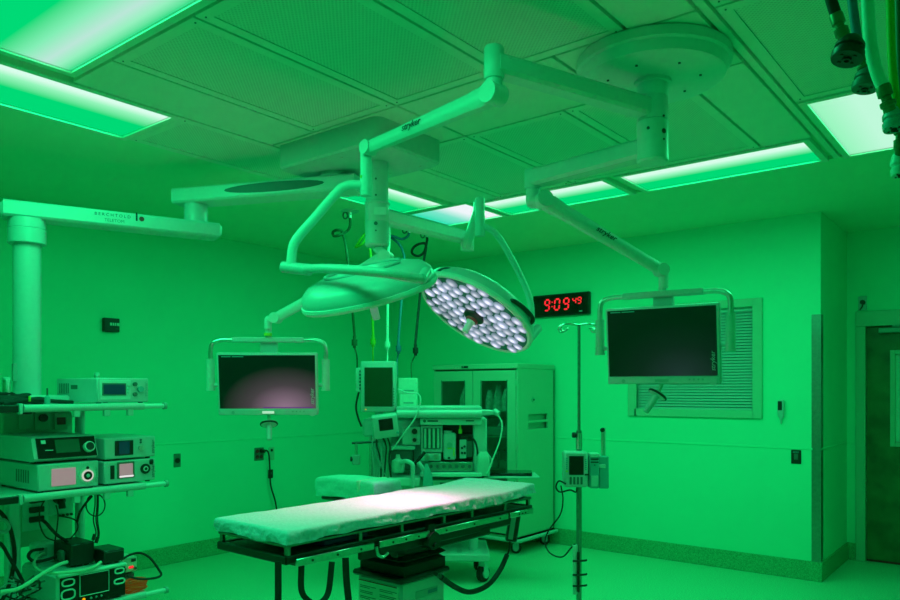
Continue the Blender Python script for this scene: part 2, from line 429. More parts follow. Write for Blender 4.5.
# dark oval recess on the arm's side
sd = d1.cross(UP); sd = -sd if (sd.dot(FW) > 0) else sd
mid = HUB*.62 + J1*.38
mm = MB(); rec = []
Mr = Matrix((d1, UP, sd)).transposed().to_4x4(); Mr.translation = Vector((mid.x, mid.y, ZA+.004)) + sd*.0885
for i in range(24):
    t = 2*PI*i/24; rec.append((.34*math.cos(t), .03*math.sin(t)))
mm.prism(rec, Mr, .003); mm.build('side_recess', 'dark_grey', eb, True)
MB().cyl((HUB.x, HUB.y, ZA+.047), (HUB.x, HUB.y, ZA+.053), .10, n=28).build('hub_ring', 'boom_dark', eb, True)
m = MB(); m.lathe([(.074, ZA-.046), (.072, ZA-.075), (.074, ZA-.078), (.074, 2.645)], 28, Matrix.Translation((J1.x, J1.y, 0))); m.build('swivel_joint', 'white', eb, True)
ZA2 = 2.60
d2 = (CM-J1).normalized()
b0 = J1 - d2*.13; b1 = CM + d2*.12
low = MB().beam((b0.x, b0.y, ZA2), (b1.x, b1.y, ZA2), .17, .092, b=.012).build('lower_arm', 'white', eb, True)
e0 = b0 - d2*.02
MB().beam((b0.x, b0.y, ZA2+.004), (e0.x, e0.y, ZA2+.004), .15, .078, .12, .06).build('end_cap', 'boom_dark', eb, True)
e0 = b1 + d2*.03
MB().beam((b1.x, b1.y, ZA2-.004), (e0.x, e0.y, ZA2-.004), .15, .08, .10, .05).build('end_cap', 'boom_dark', eb, True)
e0 = a1 + d1*.02
MB().beam((a1.x, a1.y, ZA), (e0.x, e0.y, ZA), .16, .08, .12, .05).build('end_cap', 'boom_dark', eb, True)
sd2 = d2.cross(UP); sd2 = -sd2 if sd2.dot(FW) > 0 else sd2
xd = UP.cross(sd2)
def arm_text(txt, p, size, z, mt='print_black', par=low, off=.0855):
    Mx = Matrix((xd, UP, sd2)).transposed().to_4x4(); q = J1.lerp(CM, p); Mx.translation = Vector((q.x, q.y, z)) + sd2*off
    return lettering(txt, size, Mx, mt, par, True)
arm_text('B E R C H T O L D', .53, .025, ZA2+.018)
arm_text('TELETOM', .52, .026, ZA2-.014, 'dark_grey')
Mx = Matrix((xd, UP, sd2)).transposed().to_4x4(); q = J1.lerp(CM, .365); Mx.translation = Vector((q.x, q.y, ZA2+.018)) + sd2*.0852
mm = MB(); mm.prism([(-.028, -.018), (-.018, -.018), (-.018, .032), (-.028, .032)], Mx, .001)
mm.build('emblem', 'print_black', low, True)
mm = MB(); mm.prism([(.006+.015*math.cos(i*PI/8), -.003+.015*math.sin(i*PI/8)) for i in range(16)], Mx, .001); mm.build('emblem_dot', 'red', low, True)
m = MB(); Mc = Matrix.Translation((CM.x, CM.y, 0))
m.lathe([(.098, 2.555), (.100, 2.50), (.097, 2.498), (.100, 2.496), (.100, 2.415), (.093, 2.41), (.074, 2.41)], 32, Mc); m.build('column_collar', 'white', eb, True)
MB().lathe([(.0735, 2.42), (.0735, 1.50)], 32, Mc).build('column', 'white', eb, True)
m = MB(); p = CM + FW*-.07 - RT*.03; m.box((p.x-.012, p.x+.012), (p.y-.012, p.y+.012), (1.62, 1.72)); m.build('column_latch', 'grey', eb, True)
# service head, posts, shelves
SX0, SX1 = -4.88, -4.24; SY0, SY1 = 1.30, 2.40; RX = -4.20
head = B('service_head', 'cabinet', eb, (-5.04, -4.80), (1.82, 2.235), (.62, 1.44), .03, world=True, seg=2)
B('side_channel', 'boom_dark', eb, (-4.53, -4.47), (1.72, 1.79), (.362, .99), .01, world=True)
B('column_base_plate', 'white', eb, (-4.80, -4.47), (1.70, 2.06), (1.487, 1.54), .012, world=True)
for sy in (1.50, 2.285):
    MB().cyl((-4.83, sy, .36), (-4.83, sy, 1.47), .030, n=14).build('rear_post', 'boom_dark', eb, True)
def shelf(z, ry0, ry1, x0=SX0, sy0=SY0, sy1=SY1):
    sh = B('shelf', 'boom_grey', eb, (x0, SX1+.015), (sy0, sy1), (z-.03, z-.008), .006, world=True)
    MB().cyl((RX, 1.69, z-.022), (RX, ry1-.13, z-.022), .021, n=14).build('shelf_rail', 'white', sh, True)
    MB().cyl((RX, ry1-.14, z-.022), (RX, ry1, z-.022), .015, n=14).build('rail_end', 'boom_grey', sh, True)
    MB().cyl((RX, ry1, z-.022), (RX, ry1+.018, z-.022), .021, n=14).build('rail_cap', 'grey', sh, True)
    B('dark_edge', 'black', sh, (RX-.02, RX+.012), (sy0, 1.665), (z-.042, z-.006), .004, world=True)
    B('rail_bracket', 'white', sh, (RX-.02, RX+.022), (1.665, 1.682), (z-.052, z+.004), .003, world=True)
    for yy in (1.95, 2.12, 2.26):
        B('rail_clamp', 'boom_dark', sh, (RX-.012, RX+.012), (yy, yy+.035), (z-.075, z-.036), .003, world=True)
    return sh
shelf(1.495, 1.7, 2.49); shelf(1.02, 1.7, 2.50); shelf(.37, 1.7, 2.50)
# service outlets on the head
def outlet_plate(y, z, w, h, mt='cabinet'):
    return B('outlet_plate', mt, head, (-4.80, -4.790), (y-w/2, y+w/2), (z-h/2, z+h/2), .002, world=True)
HX = -4.79
outlet_plate(1.945, 1.385, .085, .10); outlet_plate(2.04, 1.385, .09, .12); outlet_plate(2.15, 1.375, .08, .10)
MB().cyl((HX, 2.04, 1.40), (HX+.022, 2.04, 1.40), .024, n=16).build('gas_socket', 'black', head, True)
B('gas_socket', 'black', head, (HX, HX+.012), (1.91, 1.975), (1.425, 1.44), .003, world=True)
B('display', 'red', head, (HX, HX+.006), (2.125, 2.175), (1.355, 1.40), world=True)
outlet_plate(2.0, .84, .15, .24, 'boom_grey')
for i in range(3): B('power_socket', 'black', head, (HX, HX+.016), (1.96, 2.045), (.885-i*.058, .92-i*.058), .004, world=True)
outlet_plate(2.15, .87, .15, .15, 'boom_grey')
MB().cyl((HX, 2.13, .90), (HX+.05, 2.13, .885), .034, .026, n=16).cyl((HX+.05, 2.13, .885), (HX+.06, 2.13, .84), .02, n=12).build('gas_socket', 'black', head, True)
for i in range(4): MB().cyl((HX, 2.135+i*.025, .79), (HX+.012, 2.135+i*.025, .79), .008, n=10).build('data_socket', 'black', head, True)

# round canopy boom
CC = Vector((-1.342, 3.13, 0))
rb = thing('round_canopy_boom', 'pale boom with a round ceiling canopy and two jointed arms', 'boom', (CC.x, CC.y, CZ-.004))
m = MB(); m.lathe([(.322, CZ-.004), (.330, CZ-.012), (.330, CZ-.05), (.316, CZ-.056), (.305, CZ-.098), (.288, CZ-.104), (.001, CZ-.106)], 64, Matrix.Translation(CC)); can = m.build('canopy', 'boom_grey', rb, True)
for i in range(7):
    a = i*2*PI/7+.3; MB().cyl(CC+Vector((.2*math.cos(a), .2*math.sin(a), CZ-.104)), CC+Vector((.2*math.cos(a), .2*math.sin(a), CZ-.109)), .006, n=8).build('screw', 'black', can, True)
m = MB(); m.lathe([(.08, CZ-.104), (.08, CZ-.12), (.066, CZ-.122), (.066, 2.855), (.064, 2.852), (.066, 2.849), (.066, 2.75), (.062, 2.747), (.068, 2.744), (.069, 2.575), (.060, 2.567)], 36, Matrix.Translation(CC)); m.build('column', 'boom_grey', rb, True)
for px, py, r in ((642, 132, .007), (663, 135, .011), (663, 120, .005), (663, 143, .005)):
    q = at(px, py, 3.28); dv = Vector((q.x-CC.x, q.y-CC.y, 0)); u = (q-CC); 
    dd = (-FW*.75+RT*((px-653)/15*.6)).normalized(); c0 = CC + dd*.066 + UP*q.z
    MB().cyl(c0, c0+dd*.004, r, n=10).build('bolt', 'black', rb, True)
# upper arm -> spring arm holding the domed light
E1 = at(494, 66, 2.83); E1.z = 2.80
MB().beam(CC+UP*2.80, E1, .085, .080, .085, .075, b=.012).build('upper_arm', 'boom_grey', rb, True)
m = MB(); m.lathe([(.034, 2.868), (.039, 2.86), (.039, 2.752), (.036, 2.745)], 24, Matrix.Translation((E1.x, E1.y, 0))); m.build('elbow_hub', 'boom_grey', rb, True)
K0 = at(492, 92, 2.83); K0.x, K0.y = E1.x, E1.y
MB().lathe([(.031, 2.748), (.032, 2.70), (.028, 2.665), (.012, 2.655)], 24, Matrix.Translation((E1.x, E1.y, 0))).build('elbow_lower', 'boom_grey', rb, True)
P1 = at(366, 150, 3.4)
s0 = Vector((E1.x, E1.y, 2.69)); s1 = at(369, 148, 3.37)
def spring_arm(p0, p1, par, txt=True, r0=.038, r1=.030, mt='boom_grey', flip=False, pos=.5, size=.042):
    m = MB(); t = (p1-p0).normalized(); sd = t.cross(UP).normalized(); sd = -sd if sd.dot(FW) > 0 else sd
    u = sd.cross(t); u = -u if u.z < 0 else u
    prof = [(0, r0*.9), (.06, r0*1.15), (.16, r0*1.0), (.8, r1), (.93, r1*1.02), (1.0, r1*.95)]
    L = (p1-p0).length; rs = []
    for f, h in prof:
        c = p0 + t*(L*f); sec = []
        for i in range(12):
            a = 2*PI*i/12; ca, sa = math.cos(a), math.sin(a)
            k = 1/max(abs(ca), abs(sa))**.45
            sec.append(c + sd*(ca*h*.86*k) + u*(sa*h*k))
        rs.append(sec)
    m.rings(rs); o = m.build('spring_arm', mt, par, True)
    for p, r in ((p0, r0), (p1, r1)):
        MB().cyl(p-sd*r*1.06, p+sd*r*1.06, r*1.08, n=20).build('arm_knuckle', mt, par, True)
    if txt:
        x = t if t.dot(RT) > 0 else -t
        Mx = Matrix((x, sd.cross(x), sd)).transposed().to_4x4(); h = r0+(r1-r0)*pos
        Mx.translation = p0.lerp(p1, pos) + sd*(h*.86*1.0+.004) + u*h*.15
        lettering('stryker', size, Mx, 'print_black', o, True, shear=.25, extrude=.001)
    return o
spring_arm(s0, s1, rb, pos=.58, size=.040)
PP = at(366, 160, 3.4)
m = MB(); m.cyl(at(366, 152, 3.4), at(366, 196, 3.4), .026, n=20); m.build('drop_post', 'boom_grey', rb, True)
B('warning_tag', 'yellow', rb, (0, .008), (0, .016), (0, .012))
rb.children[-1].location = Vector(at(360, 178, 3.38)) - rb.location
# lower arm -> spring arm holding the right monitor
E2 = at(533, 180, 3.74); E2.z = 2.625
MB().beam(CC+UP*2.635, E2, .10, .085, .085, .085, b=.014).build('lower_arm', 'boom_dark', rb, True)
MB().cyl((E2.x, E2.y, 2.668), (E2.x, E2.y, 2.575), .042, n=24).build('elbow_hub', 'boom_dark', rb, True)
MB().lathe([(.034, 2.577), (.036, 2.52), (.030, 2.49), (.012, 2.48)], 24, Matrix.Translation((E2.x, E2.y, 0))).build('elbow_lower', 'boom_dark', rb, True)
r0 = at(543, 200, 3.70); r1 = at(661, 270, 3.85)
spring_arm(r0, r1, rb, pos=.5, size=.040)
MB().cyl(Vector((E2.x, E2.y, r0.z)), r0, .032, n=16).build('elbow_link', 'boom_dark', rb, True)
MB().cyl(at(664, 268, 3.86), at(664, 288, 3.86), .022, n=18).build('drop_post', 'boom_grey', rb, True)

# central column boom
KC = Vector((-3.025, 3.14, 0))
cb = thing('central_column_boom', 'pale column boom hanging from the rectangular ceiling box, with two jointed arms', 'boom', (KC.x, KC.y, ZB))
m = MB(); m.lathe([(.066, ZB), (.066, 2.66), (.072, 2.655), (.074, 2.645), (.069, 2.64), (.069, 2.545), (.067, 2.542), (.069, 2.539), (.069, 2.41), (.058, 2.40), (.001, 2.398)], 36, Matrix.Translation(KC)); m.build('column', 'boom_dark', cb, True)
for px, py, r in ((376, 182, .006), (376, 198, .006), (377, 226, .011), (377, 233, .005)):
    q = at(px, py, 4.34); c0 = KC + UP*q.z - FW*.068; MB().cyl(c0, c0-FW*.004, r, n=10).build('bolt', 'dark_grey', cb, True)
B('rating_plate', 'boom_grey', cb, (0, .07), (0, .002), (0, .045)); o = cb.children[-1]
o.rotation_euler = (0, 0, TH); o.location = (KC - FW*.0705 - RT*.01 + UP*2.57) - Vector(cb.location)
E3 = at(468, 237, 5.0); E3.z = 2.585
MB().beam(KC+UP*2.585, E3, .095, .085, .08, .08, b=.014).build('light_arm', 'boom_grey', cb, True)
MB().cyl((E3.x, E3.y, 2.63), (E3.x, E3.y, 2.50), .04, n=20).build('elbow_hub', 'boom_grey', cb, True)
P2 = at(480, 205, 4.15)
spring_arm(at(467, 245, 4.93), at(479, 206, 4.22), cb, txt=False, r0=.036, r1=.028)
MB().cyl(at(480, 198, 4.15), at(480, 236, 4.15), .026, n=20).build('drop_post', 'boom_grey', cb, True)
MB().cyl(at(480, 219, 4.15), at(480, 223, 4.15), .0275, n=20).build('warning_tag', 'hose_yellow', cb, True)
LK = at(276, 318, 4.5)
MB().beam(KC+UP*2.40, KC+UP*2.33+RT*.06, .06, .06, .05, .05).build('monitor_arm_link', 'boom_grey', cb, True)
spring_arm(KC+UP*2.34+RT*.05, LK, cb, txt=False, r0=.036, r1=.030)
MB().tube([LK-RT*.0, LK-RT*.03-UP*.01, at(268, 320, 4.5), at(268, 329, 4.5)], .022, 14).build('drop_post', 'boom_grey', cb, True)
MB().cyl(at(268, 333, 4.5), at(268, 336, 4.5), .0235, n=18).build('warning_tag', 'yellow', cb, True)

# ------------------------------------------------------------------ surgical lights
def cam_vec(r, u, t): return (RT*r + UP*u - FW*t).normalized()
R_H = .34
def light_head(t, C, axis, handle_x, R_H=.34, nled=True):
    """dome with its back along axis; face opposite"""
    Mh = M4(C, z=axis, x=handle_x)
    m = MB(Mh); m.lathe([(R_H*.97, .0), (R_H, .012), (R_H*1.0, .035), (R_H*.965, .065), (R_H*.87, .092), (R_H*.70, .108), (R_H*.42, .118), (R_H*.2, .121), (0, .121)], 64)
    dome = m.build('dome', 'white', t, True)
    mm = MB(Mh); mm.lathe([(R_H*.955, .010), (R_H*.955, -.006), (R_H*1.0, -.008), (R_H*1.025, .004), (R_H*1.02, .018), (R_H*.99, .02)], 64); mm.build('rim', 'white_matte', t, True)
    face = MB(Mh).lathe([(R_H*.955, .006), (R_H*.955, -.001), (0, -.003)], 48).build('face_glass', 'led_back', t, True, 'dark glossy light face')
    # raised loop on the dome's back
    pts = []
    for i in range(15):
        a = PI*.1 + 1.8*PI*i/14; pts.append((R_H*.58*math.cos(a), R_H*.40*math.sin(a), .1165 + .004))
    MB(Mh).tube(pts, .007, 8).build('back_ridge', 'white', dome, True)
    # lenses
    if nled:
        me = None; s = .070
        Ml = (t.matrix_basis.inverted() @ Mh)
        for i in range(-7, 8):
            for j in range(-7, 8):
                x = (i + .5*(j % 2))*s; y = j*s*.866
                r = math.hypot(x, y)
                if r > R_H*.90 or r < .055: continue
                if me is None:
                    q = MB(); q.lathe([(.0345, 0), (.034, -.004), (.027, -.007), (.012, -.009), (0, -.0095)], 14); me = q.mesh('led_lens', 'led_lens')
                o = link(me, 'led_lens', face); o.matrix_local = Ml @ Matrix.Translation((x+random.uniform(-.006, .006), y+random.uniform(-.006, .006), -.002)) @ Matrix.Scale(random.uniform(.86, 1.05), 4)
    # centre hub and sterile handle
    MB(Mh).lathe([(.062, 0), (.060, -.02), (.045, -.032), (.0, -.033)], 28).build('centre_hub', 'black', t, True)
    MB(Mh).lathe([(.036, -.03), (.034, -.042), (.026, -.046), (0, -.046)], 24).build('hub_ring', 'red', t, True)
    h = MB(Mh); h.lathe([(.026, -.044), (.026, -.052), (.019, -.056), (.018, -.115), (.016, -.118), (0, -.118)], 20); h.build('sterile_handle', 'white_matte', t, True)
    # two grab bars on the dome rim
    return Mh
def grab_bar(t, Mh, ang):
    pts = []
    for k, (da, r, z) in enumerate(((-.24, 1.0, .030), (-.22, 1.10, .040), (0, 1.13, .046), (.22, 1.10, .040), (.24, 1.0, .030))):
        a = ang+da; pts.append((R_H*r*math.cos(a), R_H*r*math.sin(a), z))
    MB(Mh).tube(pts, .011, 8).build('grab_bar', 'black', t, True)
# light seen from behind its dome
C1 = at(367, 283, 3.4)
t1 = thing('surgical_light', 'surgical light head showing its smooth white back, hung on a curved yoke', 'surgical light', (C1.x, C1.y, C1.z), 0, 'surgical lights over the table')
ax1 = cam_vec(-.225, .92, .30)
Mh1 = light_head(t1, C1 - ax1*.055, ax1, RT, .31)
yk = [at(366, 186, 3.4), at(356, 185, 3.4), at(344, 187, 3.4), at(333, 197, 3.4), at(315, 218, 3.4), at(300, 235, 3.4), at(293, 247, 3.4), at(291, 266, 3.4)]
MB().tube(yk, .022, 12).build('yoke', 'boom_grey', t1, True)
MB().cyl(at(366, 178, 3.4), at(366, 192, 3.4), .028, n=20).build('yoke_collar', 'boom_grey', t1, True)
MB().cyl(at(283, 267, 3.42), at(310, 270, 3.36), .026, n=16).build('yoke_joint', 'white', t1, True)
MB().tube([at(305, 269, 3.37), at(325, 268.5, 3.18), at(352, 270, 3.05), at(385, 273, 3.0), at(408, 277, 3.04), at(422, 279, 3.14)], .020, 12).build('gimbal_arm', 'white', t1, True)
MB().cyl(at(422, 279, 3.12), at(426, 272, 3.24), .022, n=16).build('gimbal_pivot', 'white', t1, True)
# light showing its glowing face
C2 = at(475, 315, 4.12)
t2 = thing('surgical_light', 'surgical light head showing its glowing cluster of round lenses', 'surgical light', (C2.x, C2.y, C2.z), 0, 'surgical lights over the table')
ax2 = cam_vec(.48, .80, -.29)
Mh2 = light_head(t2, C2, ax2, RT)
inv = Mh2.inverted()
def ang_of(px, py, d): 
    q = inv @ at(px, py, d); return math.atan2(q.y, q.x)
for pts in ([(436, 278, 3.98), (438, 272.5, 3.95), (446, 269.5, 3.93), (455, 271.5, 3.90), (461, 277, 3.88)], [(510, 300.5, 3.84), (516, 302, 3.84), (524, 308, 3.88), (532, 317, 3.93), (532, 322, 3.95), (528, 323, 3.97)]):
    MB().tube([at(*p) for p in pts], .012, 8).build('grab_bar', 'black', t2, True)
MB().tube([at(480, 226, 4.15), at(488, 228, 4.15), at(496, 234, 4.16), at(505, 247, 4.18), at(520, 275, 4.2), at(530, 300, 4.2), at(532, 325, 4.2)], .018, 12).build('yoke', 'boom_grey', t2, True)
MB().cyl(at(480, 216, 4.15), at(480, 234, 4.15), .028, n=20).build('yoke_collar', 'boom_grey', t2, True)
pe = Mh2 @ Vector((R_H*.95*math.cos(ang_of(530, 335, 4.15)), R_H*.95*math.sin(ang_of(530, 335, 4.15)), .04))
MB().cyl(at(538, 328, 4.22), pe, .026, n=16).build('yoke_pivot', 'white', t2, True)
def spot(t, C, axis, target, power, size_deg, blend):
    l = bpy.data.lights.new('lamp', 'SPOT'); l.energy = power; l.color = (1.0, .38, .70); l.spot_size = math.radians(size_deg); l.spot_blend = blend; l.shadow_soft_size = .12
    o = bpy.data.objects.new('lamp', l); COL.objects.link(o); o.parent = t
    src = C - axis*.15
    o.location = src - Vector(t.location); o.rotation_euler = (Vector(target)-src).to_track_quat('-Z', 'Y').to_euler()
spot(t2, C2, ax2, at(376, 503, 3.70), SPOT_POWER, 58, 1.0)
spot(t1, C1 - ax1*.055, ax1, at(440, 498, 3.75), SPOT_POWER*.45, 60, 1.0)

# ------------------------------------------------------------------ flat monitors on the booms
def monitor(label, loc, yaw, pitch, Wd, Hd, handle, gl, gap=.075, scr='screen_dusk'):
    """loc: centre of the screen; screen faces local -y"""
    t = thing('surgical_monitor', label, 'monitor', loc, yaw, 'monitors on the booms')
    R = Matrix.Rotation(pitch, 4, 'X'); hw, hh = Wd/2, Hd/2
    def P(M=None): return MB(R)
    P().box((-hw, hw), (-.012, .03), (-hh, hh), .010, 2).build('housing', 'white', t)
    P().box((-hw*.72, hw*.72), (.03, .065), (-hh*.6, hh*.72), .012, 2).build('rear_case', 'white', t)
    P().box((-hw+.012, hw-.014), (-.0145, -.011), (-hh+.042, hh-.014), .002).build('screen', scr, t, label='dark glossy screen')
    sc = t.children[-1]
    ch = P().box((-hw+.004, hw-.004), (-.016, -.010), (-hh+.003, -hh+.038), .003).build('control_strip', 'white', t)
    P().cyl((hw-.035, -.019, -hh+.016), (hw-.035, -.011, -hh+.016), .021, n=20).build('power_button', 'white', ch)
    for i in range(4): P().cyl((hw-.085-i*.022, -.018, -hh+.024), (hw-.085-i*.022, -.014, -hh+.024), .005, n=10).build('button', 'grey', ch)
    P().cyl((-hw+.09, -.018, -hh+.018), (-hw+.09, -.014, -hh+.018), .010, n=14).build('button', 'grey', ch)
    P().box((-.035, .035), (-.0175, -.0155), (-hh+.012, -hh+.026)).build('name_plate', gl, ch)
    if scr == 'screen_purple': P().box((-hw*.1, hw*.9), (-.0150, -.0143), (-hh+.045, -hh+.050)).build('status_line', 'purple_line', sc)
    # lettering along the screen's right edge and its top line
    Mx = R @ Matrix.Translation((hw-.034, -.0152, -hh+.115)) @ Matrix.Rotation(PI/2, 4, 'X') @ Matrix.Rotation(PI/2, 4, 'Z')
    lettering('stryker', .034, Mx, 'white', sc, shear=.2)
    for a, b in ((.03, .085), (.092, .16)):
        P().box((-hw+a, -hw+b), (-.0152, -.0144), (hh-.026, hh-.021)).build('screen_caption', 'teal', sc)
    # handle bar above, bent down to grips at both sides
    bz = hh+gap; bw = hw+.045
    hb = MB(); hb.box((-hw*.72, hw*.72), (-.006, .034), (bz-.014, bz+.018), .006); hb.build('handle_bar', 'white', t)
    for s in (-1, 1):
        e = [Vector((s*hw*.70, .014, bz)), Vector((s*hw*.92, .014, bz)), Vector((s*(bw-.015), .014, bz-.018)), Vector((s*bw, .014, bz-.06)), Vector((s*bw, .014, bz-.125))]
        MB().tube(e, .014, 12).build('handle_bend', 'steel', t)
        MB().cyl((s*bw, .014, bz-.115), (s*bw, .014, bz-.30), .024, n=16).cyl((s*bw, .014, bz-.295), (s*bw, .014, bz-.305), .027, n=16).build('grip', 'clear_grip', t)
        MB().cyl((s*bw, .014, bz-.27), (s*(hw-.02), .02, bz-.27), .012, n=12).build('grip_link', 'white', t)
    MB().cyl((0, .014, bz+.01), (0, .014, bz+.105), .019, n=16).cyl((0, .014, bz+.03), (0, .014, bz+.036), .022, n=16).build('mount_post', 'boom_grey', t)
    MB().box((-.05, .05), (.02, .06), (hh*.6, bz)).build('mount_bracket', 'white', t)
    # sterile handle below
    a, b = handle
    st = MB().cyl((.0, .03, -hh+.02), (a, .03, -hh-.055), .010, n=12).build('handle_stem', 'steel', t)
    c = Vector((a, .03, -hh-.055)); dn = Vector((b, -.04, -.09))
    Mr = M4(c, z=-dn)
    MB(Mr).lathe([(.046, .012), (.050, .004), (.046, -.004), (.030, -.008), (.0, -.008)], 24).build('handle_guard', 'white', t)
    MB(Mr).tube([(.048*math.cos(2*PI*i/20), .048*math.sin(2*PI*i/20), .002) for i in range(21)], .006, 8).build('guard_ring', 'black', t)
    MB().cyl(c, c+dn, .018, .015, n=16).build('handle_grip', 'white', t)
    return t
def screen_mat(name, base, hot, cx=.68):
    # dark screen surface with a dim emission gradient near its lower edge
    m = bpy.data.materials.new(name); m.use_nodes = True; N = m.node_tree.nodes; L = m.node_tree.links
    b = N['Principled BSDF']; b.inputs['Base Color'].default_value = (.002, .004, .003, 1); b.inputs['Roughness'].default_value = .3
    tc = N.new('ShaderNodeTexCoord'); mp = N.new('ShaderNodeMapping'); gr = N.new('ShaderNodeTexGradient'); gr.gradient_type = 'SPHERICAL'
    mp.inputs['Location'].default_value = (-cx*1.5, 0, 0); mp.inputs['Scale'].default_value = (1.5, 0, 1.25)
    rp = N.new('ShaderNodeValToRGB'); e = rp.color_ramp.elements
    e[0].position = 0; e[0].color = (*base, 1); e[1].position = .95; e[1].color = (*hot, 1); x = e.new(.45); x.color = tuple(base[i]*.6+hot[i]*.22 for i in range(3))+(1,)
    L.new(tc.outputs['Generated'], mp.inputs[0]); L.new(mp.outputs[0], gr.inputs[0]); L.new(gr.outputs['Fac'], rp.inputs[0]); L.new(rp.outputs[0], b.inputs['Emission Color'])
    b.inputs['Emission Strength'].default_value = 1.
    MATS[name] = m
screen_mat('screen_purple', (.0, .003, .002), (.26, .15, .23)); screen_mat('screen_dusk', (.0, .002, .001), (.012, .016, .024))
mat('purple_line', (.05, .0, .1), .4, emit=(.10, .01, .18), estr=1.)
mat('plate_glow', (.8, .75, .78), .4, emit=(.45, .35, .40), estr=1.)  # emission painted onto the monitor's name plate to brighten it; no lamp there
mat('clear_grip', (.45, .60, .55), .3, var=.05)
monitor('dark-screened flat monitor hanging in front of the wall with the power outlets', at(268, 384, 4.5), TH+math.radians(3), math.radians(8), .597, .378, (0, .01), 'plate_glow', scr='screen_purple')
monitor('dark-screened flat monitor hanging turned in front of the blind-covered window', at(661.5, 345, 3.86), TH-math.radians(32), math.radians(6), .585, .405, (-.03, -.05), 'grey', .06)

# ------------------------------------------------------------------ operating table
TX0, TX1, TY0, TY1, TZ = -2.77, -2.285, 1.90, 3.62, 1.02
TCX = (TX0+TX1)/2
ot = thing('operating_table', 'operating table with black frame and steel side rails on a white pedestal', 'operating table', (TCX, 2.72, 0))
def T_(name, m, X, Y, Z, b=.004, par=None, label=None): return B(name, m, par or ot, X, Y, Z, b, label, True)
# pedestal
PX, PY, PZ = -.06, .06, -.015
_T = T_
def T_(name, m, X, Y, Z, b=.004, par=None, label=None): return _T(name, m, (X[0]+PX, X[1]+PX), (Y[0]+PY, Y[1]+PY), (Z[0]+PZ, Z[1]+PZ), b, par, label)
ped = T_('pedestal', 'white', (-2.60, -2.30), (2.56, 2.88), (.10, .675), .012)
T_('pedestal_collar', 'black', (-2.62, -2.28), (2.54, 2.90), (.672, .70), .01)
m = MB(Matrix.Translation((PX, PY, PZ))); m.prism([(-2.60, 2.58), (-2.30, 2.58), (-2.30, 2.88), (-2.60, 2.88)], Matrix.Translation((0, 0, .70)), .05)
m.rings([[(x, y, z) for x, y in rrect(-2.62+k, -2.28-k, 2.55+k, 2.89-k, .03)] for k, z in ((.01, .75), (.03, .765), (.005, .78), (.03, .80), (0, .82), (-.03, .86))])
m.build('bellows', 'black_rubber', ot, True)
m = MB(Matrix.Translation((PX, PY, 0))); m.rings([[(x, y, z) for x, y in rrect(-2.78, -2.12, 2.15, 3.25, .08)] for z in (.012, .10)]); m.build('floor_base', 'white', ot, True)
# instruction panel on the pedestal, with printed lines
T_('instruction_label', 'paper', (-2.585, -2.315), (2.556, 2.56), (.36, .655), 0, ped)
lb = ped.children[-1]
for cx0 in (-2.575, -2.44):
    for r in range(11):
        for k, ln in enumerate((.1, .085)):
            z = .625-r*.026-k*.008
            T_('printed_line', 'dark_grey', (cx0, cx0+ln+random.uniform(-.03, .015)), (2.5555, 2.5562), (z-.0018, z+.0018), 0, lb)
T_('label_stripe', 'red', (-2.585, -2.325), (2.5545, 2.5565), (.648, .653), 0, ped)
T_('name_badge', 'grey', (-2.302, -2.297), (2.66, 2.82), (.58, .615), .001, ped)
T_('name_badge', 'lead_blue', (-2.302, -2.296), (2.745, 2.815), (.588, .607), .001, ped)
T_('release_button', 'red', (-2.33, -2.30), (2.78, 2.80), (.70, .715), .003)
T_ = _T
# frame
zr, zl = .958, .902
for x in (TX0+.02, TX1-.02):
    MB().beam((x, TY0, zr), (x, TY1, zr), .020, .013, b=.003).build('upper_frame_rail', 'dark_steel', ot, True)
    MB().beam((x, TY0, zl), (x, TY1, zl), .03, .034, b=.004).build('lower_frame_rail', 'black', ot, True)
for y in (TY0+.01, TY1-.01):
    MB().beam((TX0+.01, y, zr), (TX1-.01, y, zr), .020, .013, b=.003).build('upper_frame_rail', 'dark_steel', ot, True)
    MB().beam((TX0+.01, y, zl), (TX1-.01, y, zl), .03, .034, b=.004).build('lower_frame_rail', 'black', ot, True)
for x in (TX0+.02, TX1-.02):
    for y in (1.915, 2.30, 2.56, 2.86, 3.08, 3.37, 3.60):
        T_('frame_post', 'dark_steel', (x-.010, x+.010), (y-.009, y+.009), (zl, zr), .002)
for y0, y1 in ((1.93, 2.42), (2.44, 2.90), (2.92, 3.59)):
    T_('deck_plate', 'dark_grey', (TX0+.035, TX1-.035), (y0, y1), (.902, .915), .004)
    T_('deck_underside', 'black', (TX0+.07, TX1-.07), (y0+.06, y1-.02), (.85, .90), .02)
for x in (TX0+.01, TX1-.035): T_('deck_beam', 'black', (x, x+.025), (2.30, 3.42), (.832, .884), .006)
T_('blue_pad', 'blue_vinyl', (TX0+.04, TX1-.045), (2.12, 2.38), (.916, .945), .008, label='blue vinyl pad edge')
for y0, y1 in ((1.93, 2.355), (2.39, 2.72), (2.76, 3.36), (3.38, 3.60)):
    r = T_('side_rail', 'steel', (TX1+.006, TX1+.018), (y0, y1), (.876, .906), .003)
    for yy in (y0+.08, (y0+y1)/2, y1-.08):
        MB().cyl((TX1-.01, yy, .892), (TX1+.006, yy, .892), .009, n=8).build('rail_spacer', 'dark_steel', r, True)
        MB().cyl((TX1+.018, yy, .890), (TX1+.021, yy, .890), .005, n=8).build('rail_bolt', 'black', r, True)
    r2 = T_('side_rail', 'steel', (TX0-.018, TX0-.006), (y0, y1), (.876, .906), .003)
MB().tube([(TX1+.012, 2.37, .885), (TX1+.02, 2.375, .85), (TX1+.025, 2.40, .838), (TX1+.025, 2.43, .85)], .007, 8).build('rail_hook', 'steel', ot, True)
